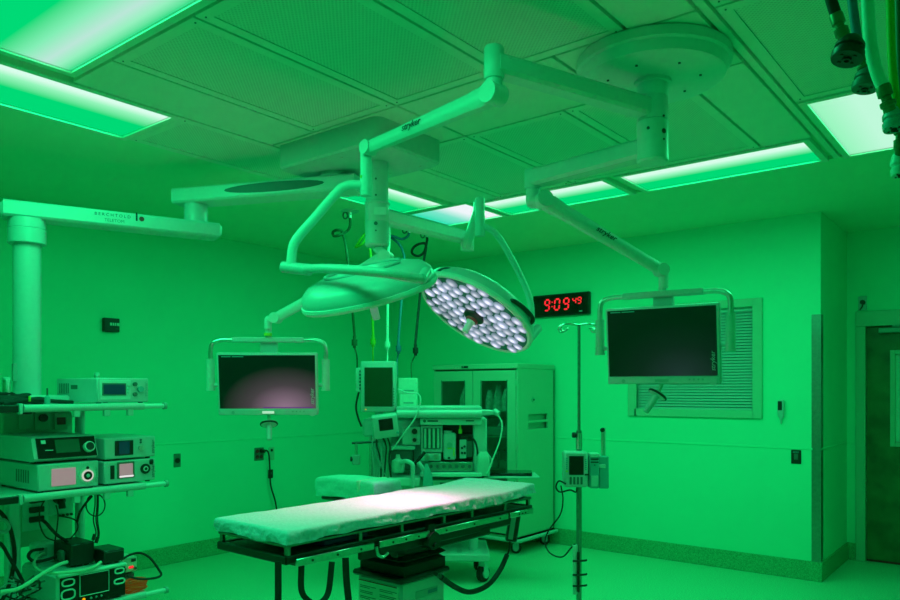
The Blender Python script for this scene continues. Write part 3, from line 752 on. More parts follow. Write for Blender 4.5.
m = MB(); m.cyl((TX1-.05, 2.74, .855), (TX1+.03, 2.74, .855), .042, n=20); m.cyl((TX1+.03, 2.74, .835), (TX1+.04, 2.74, .835), .012, n=10)
m.prism([(2.70, .87), (2.78, .87), (2.765, .93), (2.72, .93)], Matrix(((0, 0, 1, TX1-.02), (1, 0, 0, 0), (0, 1, 0, 0), (0, 0, 0, 1))), .03); m.build('pivot_bracket', 'black', ot, True)
# lifting arms under the deck
MB().beam((TCX+.12, 2.62, .80), (TX1-.03, 3.22, .835), .06, .05).beam((TCX-.12, 2.62, .80), (TX0+.05, 3.22, .835), .06, .05).build('lifting_arm', 'black', ot, True)
# straps hanging below the near end
def strap(pts, w=.05, par=ot):
    m = MB(); pts = catmull(pts, 6); L, R_ = [], []
    rs = []
    for i, p in enumerate(pts):
        t = (pts[min(i+1, len(pts)-1)]-pts[max(0, i-1)]).normalized(); n = Vector((1, 0, 0)) if abs(t.x) < .9 else Vector((0, 1, 0))
        a = Vector((.0, 1, 0)) if abs(t.y) < .7 else Vector((0, .7, .7)); a = (RT - t*RT.dot(t)).normalized(); b = t.cross(a)*.002
        rs.append([p+a*w/2+b, p-a*w/2+b, p-a*w/2-b, p+a*w/2-b])
    m.rings(rs); return m.build('strap', 'black_rubber', par, True)
strap([at(283, 562, 2.9), at(283, 600, 2.9), at(282, 640, 2.92), at(281, 690, 2.95)], .026)
strap([at(306, 566, 2.95), at(306, 590, 2.95), at(312, 600, 2.96), at(322, 603, 2.98), at(332, 594, 3.02), at(336, 562, 3.05)], .024)
strap([at(349, 558, 3.12), at(350, 580, 3.12), at(353, 610, 3.12), at(355, 650, 3.12)], .028)
# hand control hanging at the far end
hc = MB(); hc.M = M4(at(513, 527, 4.35), rz=TH+.2) @ Matrix.Rotation(.16, 4, 'Y'); hc.box((-.033, .033), (-.018, .018), (-.085, .085), .008)
hco = tag(hc.build('hand_control', 'black'), 'black hand control hanging from the far end of the operating table', 'remote')
hp = MB(); hp.M = M4(at(513, 527, 4.35), rz=TH+.2) @ Matrix.Rotation(.16, 4, 'Y'); hp.box((-.026, .004), (-.021, -.0182), (-.07, .07), .002); hp.build('keypad', 'grey', hco)
MB().tube([at(510, 540, 4.35), at(509, 550, 4.35), at(507, 556, 4.33)], .005, 8).build('cord_end', 'black_rubber', hco)
MB().tube([at(507, 555, 4.33), at(500, 570, 4.25), at(488, 585, 4.1), at(470, 592, 3.95), at(455, 587, 3.8), at(441, 577, 3.62)], .014, 10).build('coiled_cord', 'black_rubber', hco)
MB().tube([at(441, 577, 3.62), at(436, 574, 3.56)], .010, 8, smooth=False).build('cord_plug', 'black', hco)

# sheet-covered mattress: lifts off the table
def drape(name, mtl, x0, x1, y0, y1, ztop, drop, label, cat, nx=72, ny=190, amp=.006, hem=.012, bump=None):
    cxx, cyy = (x0+x1)/2, (y0+y1)/2; hx, hy = (x1-x0)/2, (y1-y0)/2; r = .014
    bm = bmesh.new(); V = {}
    ex = .0
    ux = [(-1 + 2*i/nx)*(hx+drop) for i in range(nx+1)]; uy = [(-1+2*j/ny)*(hy+drop) for j in range(ny+1)]
    for i, u in enumerate(ux):
        for j, v in enumerate(uy):
            def fold(a, h):
                s = 1 if a >= 0 else -1; a = abs(a)
                flat = h - r; q = r*PI/2
                if a <= flat: return s*a, 0.
                if a <= flat+q:
                    t = (a-flat)/r; return s*(flat+r*math.sin(t)), r*(1-math.cos(t))
                return s*h, r+(a-flat-q)
            x, dx = fold(u, hx); y, dy = fold(v, hy)
            dz = max(dx, dy); side = min(1, dz/.03)
            n1 = noise.noise(Vector((u*5, v*5, 1.3))); n2 = noise.noise(Vector((u*16, v*14, 5.1)))
            z = ztop - dz + amp*(.7*n1+.5*n2)*(1 - .3*side)
            if bump: z += bump(x, y+cyy)
            if dz > drop*.75: z += hem*noise.noise(Vector((x*7, y*7, 9.)))
            off = side*(.012*noise.noise(Vector((x*9, y*9, z*22)))+.012*abs(noise.noise(Vector((x*24+3, y*24, z*30))))+.006*noise.noise(Vector((x*60, y*60, z*40))))
            sx = (1 if x > 0 else -1) if dx > 0 else 0; sy = (1 if y > 0 else -1) if dy > 0 else 0
            V[i, j] = bm.verts.new((cxx+x+sx*off, cyy+y+sy*off, z))
    for i in range(nx):
        for j in range(ny): bm.faces.new((V[i, j], V[i+1, j], V[i+1, j+1], V[i, j+1]))
    me = bpy.data.meshes.new(name); bm.to_mesh(me); bm.free(); me.materials.append(MATS[mtl])
    me.polygons.foreach_set('use_smooth', [True]*len(me.polygons))
    return me
mt = thing('mattress', 'operating table mattress under a pale disposable sheet, lit white in the middle', 'mattress', (TCX, 2.72, zr+.01))
def place(me, par):
    me.transform(par.matrix_basis.inverted()); return me
T_('pad', 'black', (TX0+.03, TX1-.03), (TY0+.02, TY1-.02), (zr+.010, TZ-.012), .015, mt)
link(place(drape('sheet', 'sheet', TX0-.005, TX1+.005, TY0-.01, TY1+.015, TZ, .046, '', '', bump=lambda x, y: .02*max(0, min(1, (y-3.3)/.3))**2), mt), 'sheet', mt, 'crumpled pale sheet')
for o in (ot, mt): o.rotation_euler.z = math.radians(-1.5)     # the table stands slightly turned
# arm board and its pillow at the far side
ab = thing('arm_board', 'padded arm board under a teal cover beside the operating table', 'arm board', (-3.1, 3.05, .92))
B('board', 'dark_grey', ab, (-3.34, TX0-.03), (2.99, 3.17), (.925, .945), .006, world=True)
MB().cyl((TX0-.03, 3.05, .935), (TX0-.012, 3.05, .89), .018, n=12).build('clamp', 'steel', ab, True)
link(place(drape('pad_cover', 'pillow', -3.36, -2.885, 2.97, 3.19, 1.06, .10, '', '', nx=40, ny=26, amp=.008), ab), 'pad_cover', ab)
B('pad_filling', 'pillow', ab, (-3.34, -2.90), (2.99, 3.17), (.946, 1.035), .02, world=True)
B('retaining_band', 'paper', ab, (-3.02, -2.99), (2.964, 3.196), (.99, 1.063), .006, world=True)

# ------------------------------------------------------------------ supply cabinet against the clock wall
CX0, CX1, CY0, CY1, CB, CT = -4.937, -3.90, 5.97, 6.64, .14, 1.775
cab = thing('supply_cabinet', 'tall metal supply cabinet on casters with two glazed doors', 'cabinet', ((CX0+CX1)/2, (CY0+CY1)/2, 0))
def C_(name, m, X, Y, Z, b=.004, par=None): return B(name, m, par or cab, X, Y, Z, b, None, True)
m = MB(); m.box((CX0, CX0+.02), (CY0, CY1), (CB, CT)); m.box((CX0, CX1), (CY1-.015, CY1), (CB, CT)); m.box((CX0, CX1), (CY0, CY1), (CB, CB+.03)); m.box((CX0-.005, CX1+.005), (CY0-.02, CY1), (CT, CT+.05), .006)
# right side with its slotted grip
m.box((CX1-.02, CX1), (CY0, 6.15), (CB, CT)); m.box((CX1-.02, CX1), (6.51, CY1), (CB, CT)); m.box((CX1-.02, CX1), (6.15, 6.51), (CB, 1.19)); m.box((CX1-.02, CX1), (6.15, 6.51), (1.335, CT)); m.box((CX1-.02, CX1+.004), (6.15, 6.51), (1.253, 1.275))
m.build('body', 'cabinet', cab, True)
C_('slot_recess', 'cabinet', (CX1-.05, CX1-.045), (6.13, 6.53), (1.17, 1.36), 0)
MB().cyl((CX1, 6.23, 1.475), (CX1+.012, 6.23, 1.475), .024, n=16).build('side_lock', 'steel', cab, True)
MB().cyl((CX1+.012, 6.23, 1.475), (CX1+.016, 6.23, 1.475), .010, n=10).build('keyhole', 'black', cab, True)
C_('name_plate', 'black', (-4.56, -4.48), (CY0-.024, CY0-.02), (CT+.014, CT+.034), .001)
MB().cyl((CX0+.40, CY0-.02, CT+.026), (CX0+.40, CY0-.026, CT+.026), .006, n=8).build('rivet', 'steel', cab, True)
DX = [(CX0+.015, -4.43), (-4.422, CX1-.022)]
for k, (a, b) in enumerate(DX):
    dm = MB(); w = .10; za, zb = CB+.05, CT-.015
    dm.box((a, b), (CY0-.014, CY0), (za, za+.12)); dm.box((a, b), (CY0-.014, CY0), (zb-.10, zb)); dm.box((a, a+w), (CY0-.014, CY0), (za+.12, zb-.10)); dm.box((b-w, b), (CY0-.014, CY0), (za+.12, zb-.10))
    d = dm.build('cabinet_door', 'cabinet', cab, True)
    C_('glass_pane', 'glass', (a+w, b-w), (CY0-.008, CY0-.005), (za+.12, zb-.10), 0, d)
    for (X, Z) in (((a+w-.008, a+w), (za+.112, zb-.092)), ((b-w, b-w+.008), (za+.112, zb-.092))): C_('gasket', 'dark_grey', X, (CY0-.0155, CY0-.014), Z, 0, d)
    for z in (.35, 1.0, 1.6):
        hx = a-.006 if k == 0 else b+.006
        MB().cyl((hx, CY0-.008, z), (hx, CY0-.008, z+.08), .006, n=8).build('hinge', 'cabinet', d, True)
SHELVES = [.45, .80, 1.12, 1.37]
for z in SHELVES: C_('cabinet_shelf', 'cabinet', (CX0+.02, CX1-.02), (CY0+.02, CY1-.02), (z-.012, z), .002)
rail = MB(); rail.tube([(CX0-.02, CY0-.04, CB-.0), (CX1-.0, CY0-.04, CB), (CX1+.03, CY0-.02, CB), (CX1+.03, CY1, CB)], .018, 10, smooth=False); rail.build('bumper_rail', 'white', cab, True)
def caster(par, x, y, r=.055, z0=0., w=.03, rz=0., body='white', wheel='black_rubber', ztop=.14):
    M = M4((x, y, 0), rz=rz); c = MB(M)
    c.box((-.022, .022), (-w*.9, w*.9), (r*1.7+z0, ztop-.0), .004); c.box((-.03, .03), (-w*1.05, -w*.75), (r*.8, r*1.9), .004); c.box((-.03, .03), (w*.75, w*1.05), (r*.8, r*1.9), .004)
    o = c.build('caster_fork', body, par, True)
    MB(M).cyl((0, -w*.62, r), (0, w*.62, r), r, n=24).build('caster_wheel', wheel, o, True)
    MB(M).cyl((0, -w*1.08, r), (0, w*1.08, r), r*.55, n=18).build('wheel_hub', body, o, True)
for x in (CX0+.08, CX1-.07):
    for y in (CY0+.07, CY1-.07): caster(cab, x, y, .052, rz=.5)
# contents
def bag(label, X, Y, z, h, grp='wrapped packs in the cabinet'):
    bm = MB(); cx_, cy_ = sum(X)/2, sum(Y)/2; hx, hy = (X[1]-X[0])/2, (Y[1]-Y[0])/2; rs = []
    ph = random.uniform(0, 6)
    for k in range(7):
        f = k/6; s = (1-.55*f**2.2)
        rs.append([(cx_+hx*s*(1+.12*math.sin(3*t+ph+k))*math.cos(t), cy_+hy*s*(1+.1*math.sin(4*t+ph))*math.sin(t), z+h*f*(1+.06*math.sin(5*t+ph))) for t in [2*PI*i/14 for i in range(14)]])
    bm.rings(rs); return tag(bm.build('wrapped_pack', 'bag'), label, 'supply pack', grp)
for x, h, lb_ in ((-4.33, .20, 'wrapped supply pack beside the middle stile on the top cabinet shelf'), (-4.23, .24, 'tallest wrapped supply pack on the top cabinet shelf'), (-4.13, .215, 'wrapped supply pack between two others on the top cabinet shelf'), (-4.03, .18, 'shortest wrapped supply pack on the top cabinet shelf')): bag(lb_, (x-.042, x+.042), (6.05, 6.20), 1.371, h)
bag('lumpy wrapped supply pack alone behind the left cabinet door', (-4.70, -4.54), (6.04, 6.24), 1.371, .24)
def bin_(label, X, Y, z, h, m_='clear_plastic'):
    t = thing('storage_bin', label, 'bin', (sum(X)/2, sum(Y)/2, z), 0, 'open bins in the cabinet')
    q = MB(); w = .006; q.box(X, Y, (z, z+w)); q.box((X[0], X[0]+w), Y, (z, z+h)); q.box((X[1]-w, X[1]), Y, (z, z+h)); q.box(X, (Y[1]-w, Y[1]), (z, z+h)); q.box(X, (Y[0], Y[0]+w), (z, z+h*.55)); q.build('tray', 'grey', t, True)
    q = MB()
    for i in range(6):
        x = random.uniform(X[0]+.05, X[1]-.05); y = random.uniform(Y[0]+.05, Y[1]-.05)
        q.tube([(x-.03, y, z+.04), (x, y+.02, z+h*.7), (x+.03, y, z+h*.9)], .016, 6)
    q.build('supplies', 'bag', t, True)
bin_('open storage bin with curled supplies on the upper middle cabinet shelf', (-4.36, -3.96), (6.02, 6.40), 1.121, .16)
bin_('open storage bin on the lower middle cabinet shelf', (-4.36, -4.17), (6.02, 6.40), .801, .16)
bin_('open storage bin with rolled supplies beside another on the lower middle cabinet shelf', (-4.15, -3.96), (6.02, 6.40), .801, .16)
bin_('wide open storage bin on the bottom cabinet shelf', (-4.36, -3.96), (6.02, 6.40), .451, .16)
bin_('open storage bin behind the left cabinet door', (-4.88, -4.56), (6.02, 6.40), 1.121, .16)

# ------------------------------------------------------------------ IV pole with pump
IV = at(579, 500, 5.0); IV.z = 0
iv = thing('iv_pole', 'slim steel drip stand with curled hooks on top', 'drip stand', (IV.x, IV.y, 0))
def zpx(py, d): return CAM_H-(py-390)/FPX*d
MB().cyl((IV.x, IV.y, .09), (IV.x, IV.y, 1.30), .018, n=16).build('lower_tube', 'dark_steel', iv, True)
MB().cyl((IV.x, IV.y, 1.22), (IV.x, IV.y, zpx(325, 5)), .010, n=14).build('upper_tube', 'dark_steel', iv, True)
MB().cyl((IV.x, IV.y, zpx(449, 5)), (IV.x, IV.y, zpx(433, 5)), .022, n=16).build('height_collar', 'steel', iv, True)
kb = at(574, 435, 4.99); MB().cyl((IV.x, IV.y, kb.z), kb, .007, n=10).lathe([(.018, -.012), (.02, 0), (.018, .012)], 14, M4(kb, z=-RT)).build('clamp_knob', 'black', iv, True)
for s in (-1, 1):
    c = Vector((IV.x, IV.y, zpx(325, 5)))
    for fwd in (-.02, .03):
        MB().tube([c, c+RT*s*.05+UP*.006+FW*fwd, c+RT*s*.10-FW*fwd+UP*.004, c+RT*s*.128-FW*fwd*2-UP*.012, c+RT*s*.125-FW*fwd*2-UP*.04, c+RT*s*.10-FW*fwd*2-UP*.045, c+RT*s*.085-FW*fwd*2-UP*.028, c+RT*s*.072-UP*.02], .0055, 7).build('hook', 'steel', iv, True)
for k in range(5):
    a = k*2*PI/5+.5; e = IV + Vector((math.cos(a), math.sin(a), 0))*.26
    lg = MB().beam((IV.x, IV.y, .10), (e.x, e.y, .085), .035, .03, .03, .022).build('base_leg', 'steel', iv, True)
    caster(iv, e.x, e.y, .032, w=.016, rz=a, body='grey', ztop=.09)
# clamp stack near the bottom (cylinder holder with hooks)
MB().cyl(at(575, 545, 4.97), at(575, 594, 4.97), .017, n=14).build('spacer_tube', 'boom_grey', iv, True)
m = MB(); m.box((-.008, .008), (-.006, .006), (zpx(592, 4.95), zpx(552, 4.95)), .002); 
for v in m.bm.verts: v.co = v.co + at(578.5, 390, 4.95)*1 - UP*CAM_H
m.build('cord_holder', 'black', iv, True)
for py in (561, 575, 586):
    MB().tube([at(573, py, 4.94), at(579, py, 4.92), at(585, py-.5, 4.94), at(586.5, py-1, 4.95)], .007, 8).build('cord_hook', 'black', iv, True)
# pump
Mp = M4((IV.x, IV.y, 0), rz=TH)
pp = thing('infusion_pump', 'infusion pump with a dark screen clamped on the drip stand', 'pump', (IV.x, IV.y, zpx(488, 5)), TH)
def U(px): return (px-579)/FPX*4.93
def Vz(py): return (488-py)/FPX*4.93
def PPx(name, m_, x0, x1, y0, y1, Y, b=.004, par=None): return B(name, m_, par or pp, (U(x0), U(x1)), Y, (Vz(y1), Vz(y0)), b)
body = PPx('pump_body', 'white', 562, 585.5, 450, 485.5, (-.10, .02), .012)
PPx('screen', 'screen', 566.5, 581, 454.2, 473, (-.104, -.099), .002, body)
for i in range(6):
    PPx('key', 'teal', 563.6, 565, 456+i*2, 457.2+i*2, (-.103, -.099), .001, body); PPx('key', 'teal', 582.2, 584, 457+i*2, 458.2+i*2, (-.103, -.099), .001, body)
PPx('key', 'yellow', 563.4, 565.2, 468.5, 470.2, (-.103, -.099), .001, body)
for i in range(4): PPx('softkey', 'dark_grey', 567+i*3.6, 569.2+i*3.6, 475, 482.5, (-.103, -.099), .002, body)
PPx('label_tab', 'black', 582, 586, 472, 473.5, (-.103, -.099), .001, body)
mod = PPx('pump_module', 'teal', 587.5, 597, 454, 487, (-.08, .02), .008)
PPx('module_head', 'boom_dark', 588, 597.5, 452, 456, (-.085, .02), .004, mod)
for y in (457, 460): PPx('module_slot', 'black', 588.5, 596.5, y, y+1.2, (-.083, -.079), .001, mod)
PPx('module_panel', 'boom_dark', 589, 596, 474, 485, (-.084, -.079), .003, mod)
MB().cyl((U(592.5), -.078, Vz(463.5)), (U(592.5), -.084, Vz(463.5)), .004, n=8).build('module_light', 'black', mod)
md2 = PPx('side_module', 'teal', 597.5, 607.5, 455, 487.5, (-.06, .03), .006)
PPx('module_catch', 'boom_dark', 597.5, 604, 463, 467, (-.066, -.058), .003, md2)
rodm = MB(); rodm.cyl((U(602.5), -.02, Vz(455)), (U(602.5), -.02, Vz(430)), .011, n=12); rodm.build('module_rod', 'steel', md2)
MB().cyl((U(604.2), -.01, Vz(456)), (U(604.2), -.01, Vz(427)), .010, n=12).build('module_rod', 'boom_dark', md2)
MB().lathe([(.012, -.01), (.016, 0), (.012, .01)], 14, M4((U(602), -.025, Vz(429)), z=(0, -1, 0))).build('rod_knob', 'black', md2)
B('pole_clamp', 'dark_grey', pp, (-.025, .025), (-.02, .03), (.05, .11), .005)
MB().tube([at(566, 484, 4.9), at(559, 481, 4.92), at(556, 487, 4.95), at(560, 492, 4.95), at(570, 490, 4.93), at(576, 492, 4.93), at(577, 486, 4.93)], .0055, 8).build('cable_loop', 'black_rubber', pp, True)
MB().tube([at(561, 486, 4.93), at(563, 500, 5.1), at(560, 515, 5.15), at(549, 530, 5.2), at(545, 542, 5.2), at(550, 553, 5.15), at(562, 557, 5.05), at(571, 548, 4.98), at(575, 544, 4.98)], .005, 8).build('power_cord', 'black_rubber', pp, True)

# ------------------------------------------------------------------ anaesthesia machine (faces the camera side of the room)
AO = at(430, 390, 6.3); AO.z = 0
am = thing('anaesthesia_machine', 'pale anaesthesia machine with flow tubes, vaporisers and a top shelf', 'anaesthesia machine', (AO.x, AO.y, 0), TH)
AL = (430-450)/FPX*6.3
def lx(px, d): return (px-450)/FPX*d - AL
def lp(px, py, d): return Vector((lx(px, d), d-6.3, zpx(py, d)))
def A_(name, m_, x0, x1, y0, y1, d0, d1, b=.005, par=None, seg=1): return B(name, m_, par or am, (lx(x0, d0), lx(x1, d0)), (d0-6.3, d1-6.3), (zpx(y1, d0), zpx(y0, d0)), b, seg=seg)
D0 = 6.05
A_('rear_body', 'boom_dark', 372, 487, 418, 530, 6.22, 6.55, .02)
A_('side_body', 'boom_grey', 473, 487, 418, 476, 6.06, 6.45, .012)
A_('left_body', 'boom_dark', 362, 421, 419, 437, 6.12, 6.5, .02)
tsh = A_('top_shelf', 'white', 396, 482, 406.5, 411, 5.98, 6.5, .008)
MB().tube([lp(397, 414, 5.97), lp(482, 414, 5.97)], .032, 14, smooth=False).build('shelf_bullnose', 'white', tsh)
MB().beam(lp(482, 412.5, 6.0), lp(496, 412.5, 6.0), .07, .05, .06, .035).build('shelf_arm', 'white', tsh)
MB().cyl(lp(494, 411, 5.99), lp(498.5, 414, 5.97), .024, n=12).build('arm_tip', 'white', tsh)
fa = A_('fascia', 'boom_grey', 420, 482, 418, 425, 6.0, 6.4, .006)
MB().cyl(lp(424.5, 421, 6.0), lp(424.5, 421, 5.996), .012, n=14).build('maker_emblem', 'dark_grey', fa)
A_('fascia_print', 'dark_grey', 427.5, 438, 420.2, 421.8, 5.997, 6.0, 0, fa); A_('fascia_print', 'dark_grey', 466, 474, 420.2, 421.4, 5.997, 6.0, 0, fa)
gp_ = A_('gauge_panel', 'boom_grey', 402, 420.5, 427, 445, 6.06, 6.3, .006)
for (px, py, r) in ((414.5, 431.5, .027), (414.5, 440, .02)):
    MB().cyl(lp(px, py, 6.06), lp(px, py, 6.045), r, n=20).build('pressure_gauge', 'black', gp_)
    MB().tube([lp(px, py, 6.045)+Vector((r*math.cos(a)*.95, -.002, r*math.sin(a)*.95)) for a in [2*PI*i/16 for i in range(17)]], .003, 6).build('gauge_ring', 'steel', gp_)
MB().cyl(lp(405.5, 431, 6.05), lp(405.5, 427, 6.05), .006, n=8).build('indicator', 'white', gp_)
ft = A_('flowmeter_panel', 'white', 421, 442.5, 425.5, 452.5, 6.04, 6.3, .006)
A_('flowmeter_recess', 'dark_grey', 423, 440.5, 428, 448.5, 6.034, 6.041, .002, ft)
for i in range(4): MB().cyl(lp(425.2+i*4.3, 448, 6.024), lp(425.2+i*4.3, 428.5, 6.024), .010, n=10).build('flow_tube', 'clear_grip', ft)
fk = A_('flow_knob_block', 'boom_grey', 421, 441, 453, 461, 6.05, 6.3, .004)
for px in (427, 436): MB().cyl(lp(px, 457, 6.05), lp(px, 457, 6.0), .022, n=14).build('flow_knob', 'steel', fk)
A_('vaporiser_bay', 'black', 442.8, 473, 425, 461, 6.16, 6.24, .002)
v1 = A_('vaporiser', 'white', 443.3, 456, 433, 460, 6.03, 6.15, .012)
MB().cyl(lp(448, 433.5, 6.08), lp(448, 430.5, 6.08), .035, n=18).build('dial', 'white', v1)
A_('sight_glass', 'yellow', 447.5, 452, 447.5, 449, 6.026, 6.031, .001, v1); A_('fill_label', 'yellow', 453.2, 454.6, 448, 456, 6.026, 6.031, .001, v1)
MB().cyl(lp(449.5, 445, 6.03), lp(449.5, 445, 6.02), .022, n=16).build('dial_window', 'grey', v1)
MB().cyl(lp(449, 458, 6.03), lp(449, 458, 6.02), .010, n=12).build('drain_plug', 'black', v1)
v2 = A_('vaporiser', 'black', 459, 473, 434, 459, 6.05, 6.15, .015)
A_('control_face', 'white', 459.5, 466.5, 439.5, 458.5, 6.04, 6.051, .004, v2); A_('control_face', 'dark_grey', 467, 472.5, 441, 457, 6.04, 6.051, .003, v2)
for (px, py) in ((462, 448), (464.5, 446.5), (462, 453), (464.8, 453)): MB().cyl(lp(px, py, 6.04), lp(px, py, 6.033), .010, n=10).build('button', 'black', v2)
MB().lathe([(.016, 0), (.016, .03), (.010, .04), (.006, .07)], 12, Matrix.Translation(lp(460.3, 433.5, 6.08))).build('filler_cap', 'yellow', v2)
MB().tube([lp(466, 436, 6.08), lp(474, 440, 6.02), lp(477, 448, 6.0), lp(477.5, 456, 6.0)], .008, 8).build('hose', 'black_rubber', v2)
# ventilator shelf and grille
A_('grille', 'steel', 428, 473, 462, 471, 6.03, 6.2, .004); gl_ = am.children[-1]
for i in range(7): MB().cyl(lp(431+i*6.4, 466.5, 6.03), lp(431+i*6.4, 466.5, 6.025), .014, n=10).build('grille_fitting', 'dark_grey', gl_)
A_('work_surface', 'boom_grey', 420, 482, 473, 477, 5.95, 6.5, .006)
A_('drawer', 'boom_grey', 425, 482, 480, 505, 6.04, 6.4, .006); dq = am.children[-1]
A_('drawer_handle', 'dark_grey', 440, 468, 483, 485, 6.03, 6.04, .003, dq)
A_('drawer', 'boom_grey', 425, 482, 506, 530, 6.04, 6.4, .006)
jug = MB(); jug.rings([[(x, y, z) for x, y in rrect(lx(477.5, 6)-k, lx(489.5, 6)+k, -.33-k, -.21+k, .02)] for k, z in ((0, zpx(475.5, 6)), (.004, zpx(460, 6)), (.0, zpx(455, 6)), (-.015, zpx(452, 6)))]); jug.build('suction_canister', 'clear_grip', am)
MB().tube([lp(488, 454, 5.98), lp(492, 462, 5.97), lp(487, 474, 5.97)], .006, 8).build('canister_handle', 'white', am)
MB().tube([lp(497.5, 414, 5.97), lp(502, 424, 5.96), lp(500, 440, 5.95), lp(494, 456, 5.94), lp(487, 474, 5.94)], .006, 8).build('white_hose', 'hose_white', am)
MB().tube([lp(398, 389, 6.05), lp(408, 393, 6.0), lp(418, 394, 5.97), lp(420.5, 402, 5.94), lp(415, 418, 5.93), lp(405, 432, 5.93), lp(392, 450, 5.95)], .006, 8).build('sensor_cable', 'boom_grey', am)
# absorber and breathing parts at the left
ab_ = A_('absorber', 'dark_grey', 390, 413, 449, 470, 6.08, 6.3, .02, seg=2)
A_('absorber_cap', 'boom_dark', 388, 415, 446, 450, 6.05, 6.3, .008, ab_)
MB().lathe([(.05, 0), (.055, .05), (.05, .09), (.02, .11), (.015, .14)], 18, Matrix.Translation(lp(398, 472, 6.0))).build('breathing_valve', 'clear_grip', am)
MB().tube([lp(413, 487, 5.9), lp(412.8, 470, 5.9), lp(412, 464, 5.9), lp(406, 461, 5.92), lp(401, 463, 5.95)], .018, 10).build('elbow_pipe', 'white', am)
MB().tube([lp(413, 466, 5.95), lp(420, 458, 5.93), lp(425, 452, 5.93)], .013, 10).build('corrugated_hose', 'black_rubber', am)
MB().tube([lp(418, 462, 5.92), lp(424, 470, 5.92), lp(429, 478, 5.92)], .017, 10).build('corrugated_hose', 'white', am)
m = MB(); m.rings([[lp(px, py, d) for (px, py, d) in r] for r in (((423, 488, 5.86), (433.5, 488, 5.86), (433.5, 488, 5.92), (423, 488, 5.92)), ((423.5, 474, 5.87), (432, 474, 5.87), (432, 474, 5.91), (423.5, 474, 5.91)), ((425.5, 463.5, 5.885), (427.5, 463.5, 5.885), (427.5, 463.5, 5.895), (425.5, 463.5, 5.895)))]); m.build('breathing_bag', 'teal', am)
A_('tray', 'boom_grey', 388, 420, 478, 486, 5.9, 6.2, .006)
# bracket arm at the left
ba = MB().beam(lp(352, 443, 6.0), lp(378, 441.5, 6.05), .04, .018).build('bracket_arm', 'black', am)
MB().cyl(lp(356, 443, 6.0), lp(356, 463, 6.0), .012, n=10).build('bracket_rod', 'steel', ba)
A_('bracket_clamp', 'grey', 352, 359.5, 455, 465, 5.97, 6.03, .006, ba)
MB().cyl(lp(350.5, 459, 5.99), lp(353, 459, 5.99), .02, n=12).build('bracket_knob', 'black', ba)
for i, (a, b) in enumerate(((372, 374), (377, 381), (381, 377), (386, 384), (375, 388), (390, 392))):
    MB().tube([lp(374+i*2.4, 434, 6.0), lp(a, 446, 5.98+.01*i), lp((a+b)/2+2*math.sin(i), 462, 5.96), lp(b, 482, 5.97)], .0065, 7).build('cable', 'black_rubber' if i % 2 else 'grey', am)
for px in (371, 389): MB().cyl(lp(px, 436, 6.1), lp(px, 490, 6.1), .02, n=12).build('side_tube', 'steel', am)
# base on casters
A_('base_platform', 'white', 398, 490, 554, 562, 6.02, 6.6, .012)
bp_ = am.children[-1]
for i in range(7): B('tread_strip', 'boom_dark', bp_, (lx(402+i*12, 6.02), lx(409+i*12, 6.02)), (-.26, -.05), (zpx(554, 6.02), zpx(554, 6.02)+.004), .001)
for px in (473.5, 408): MB().cyl(lp(px, 554, 6.2), lp(px, 524, 6.2), .04, n=14).build('support_post', 'white', am)
for (px, d) in ((483, 6.14), (404, 6.14), (480, 6.5), (407, 6.5)):
    caster(am, (AO + RT*lx(px, d) + FW*(d-6.3)).x, (AO + RT*lx(px, d) + FW*(d-6.3)).y, .065, w=.036, rz=TH+.9, body='boom_dark', ztop=.20)
# patient monitor on the machine
pm = thing('patient_monitor', 'tall pale display with a dark green screen on top of the anaesthesia machine', 'monitor', tuple(at(378, 412, 6.05)), TH-.10)
hwm, hm = .142, .41
B('housing', 'white', pm, (-hwm, hwm), (-.02, .10), (0, hm), .014, seg=2)
B('screen', 'dark_screen', pm, (-hwm+.035, hwm-.018), (-.024, -.019), (.045, hm-.05), .003)
B('rear_module', 'boom_grey', pm, (-hwm-.05, -hwm), (.03, .14), (.16, .36), .008)
for i in range(6): B('connector', 'black', pm, (-hwm-.012, -hwm), (.0, .03), (.18+i*.028, .198+i*.028), .003)
for i in range(7): B('key', 'dark_grey', pm, (hwm-.014, hwm-.004), (-.023, -.019), (.05+i*.022, .06+i*.022), .002)
MB().cyl((0, .05, 0), (0, .05, -.10), .035, n=14).build('stand', 'boom_dark', pm)
MB().cyl((-hwm+.045, -.022, .02), (-hwm+.045, -.018, .02), .005, n=8).build('power_light', 'amber_led', pm)
MB().tube([(-hwm-.02, .06, .2), (-hwm-.05, .05, .05), (-hwm-.03, .04, -.05), (-hwm, .03, -.12)], .008, 8).build('cable', 'black_rubber', pm)
# boxes stacked on the top shelf
for nm, lb_, a in (('supply_box', 'lower pale carton on the anaesthesia machine shelf', (399.5, 416.5, 394.5, 405.5)), ('supply_box', 'upper pale carton stacked on another on the anaesthesia machine shelf', (398.5, 417, 378, 393.8))):
    d = 6.1; m = MB(M4((AO.x, AO.y, 0), rz=TH)); z1 = zpx(a[2], d); z0 = zpx(a[3], d) if 'upper' in lb_ else zpx(406.5, 5.98)+.001
    m.box((lx(a[0], d), lx(a[1], d)), (d-6.3, d-6.1), (z0, z1 if 'upper' in lb_ else zpx(393.8, d)-.002), .003)
    q = tag(m.build(nm, 'paper_bright'), lb_, 'carton', 'cartons on the anaesthesia machine')
    m = MB(M4((AO.x, AO.y, 0), rz=TH)); m.box((lx(a[0]+4, d), lx(a[1]-3, d)), (d-6.303, d-6.3), (z0+.02, z0+.032)); m.build('printed_label', 'grey', q)
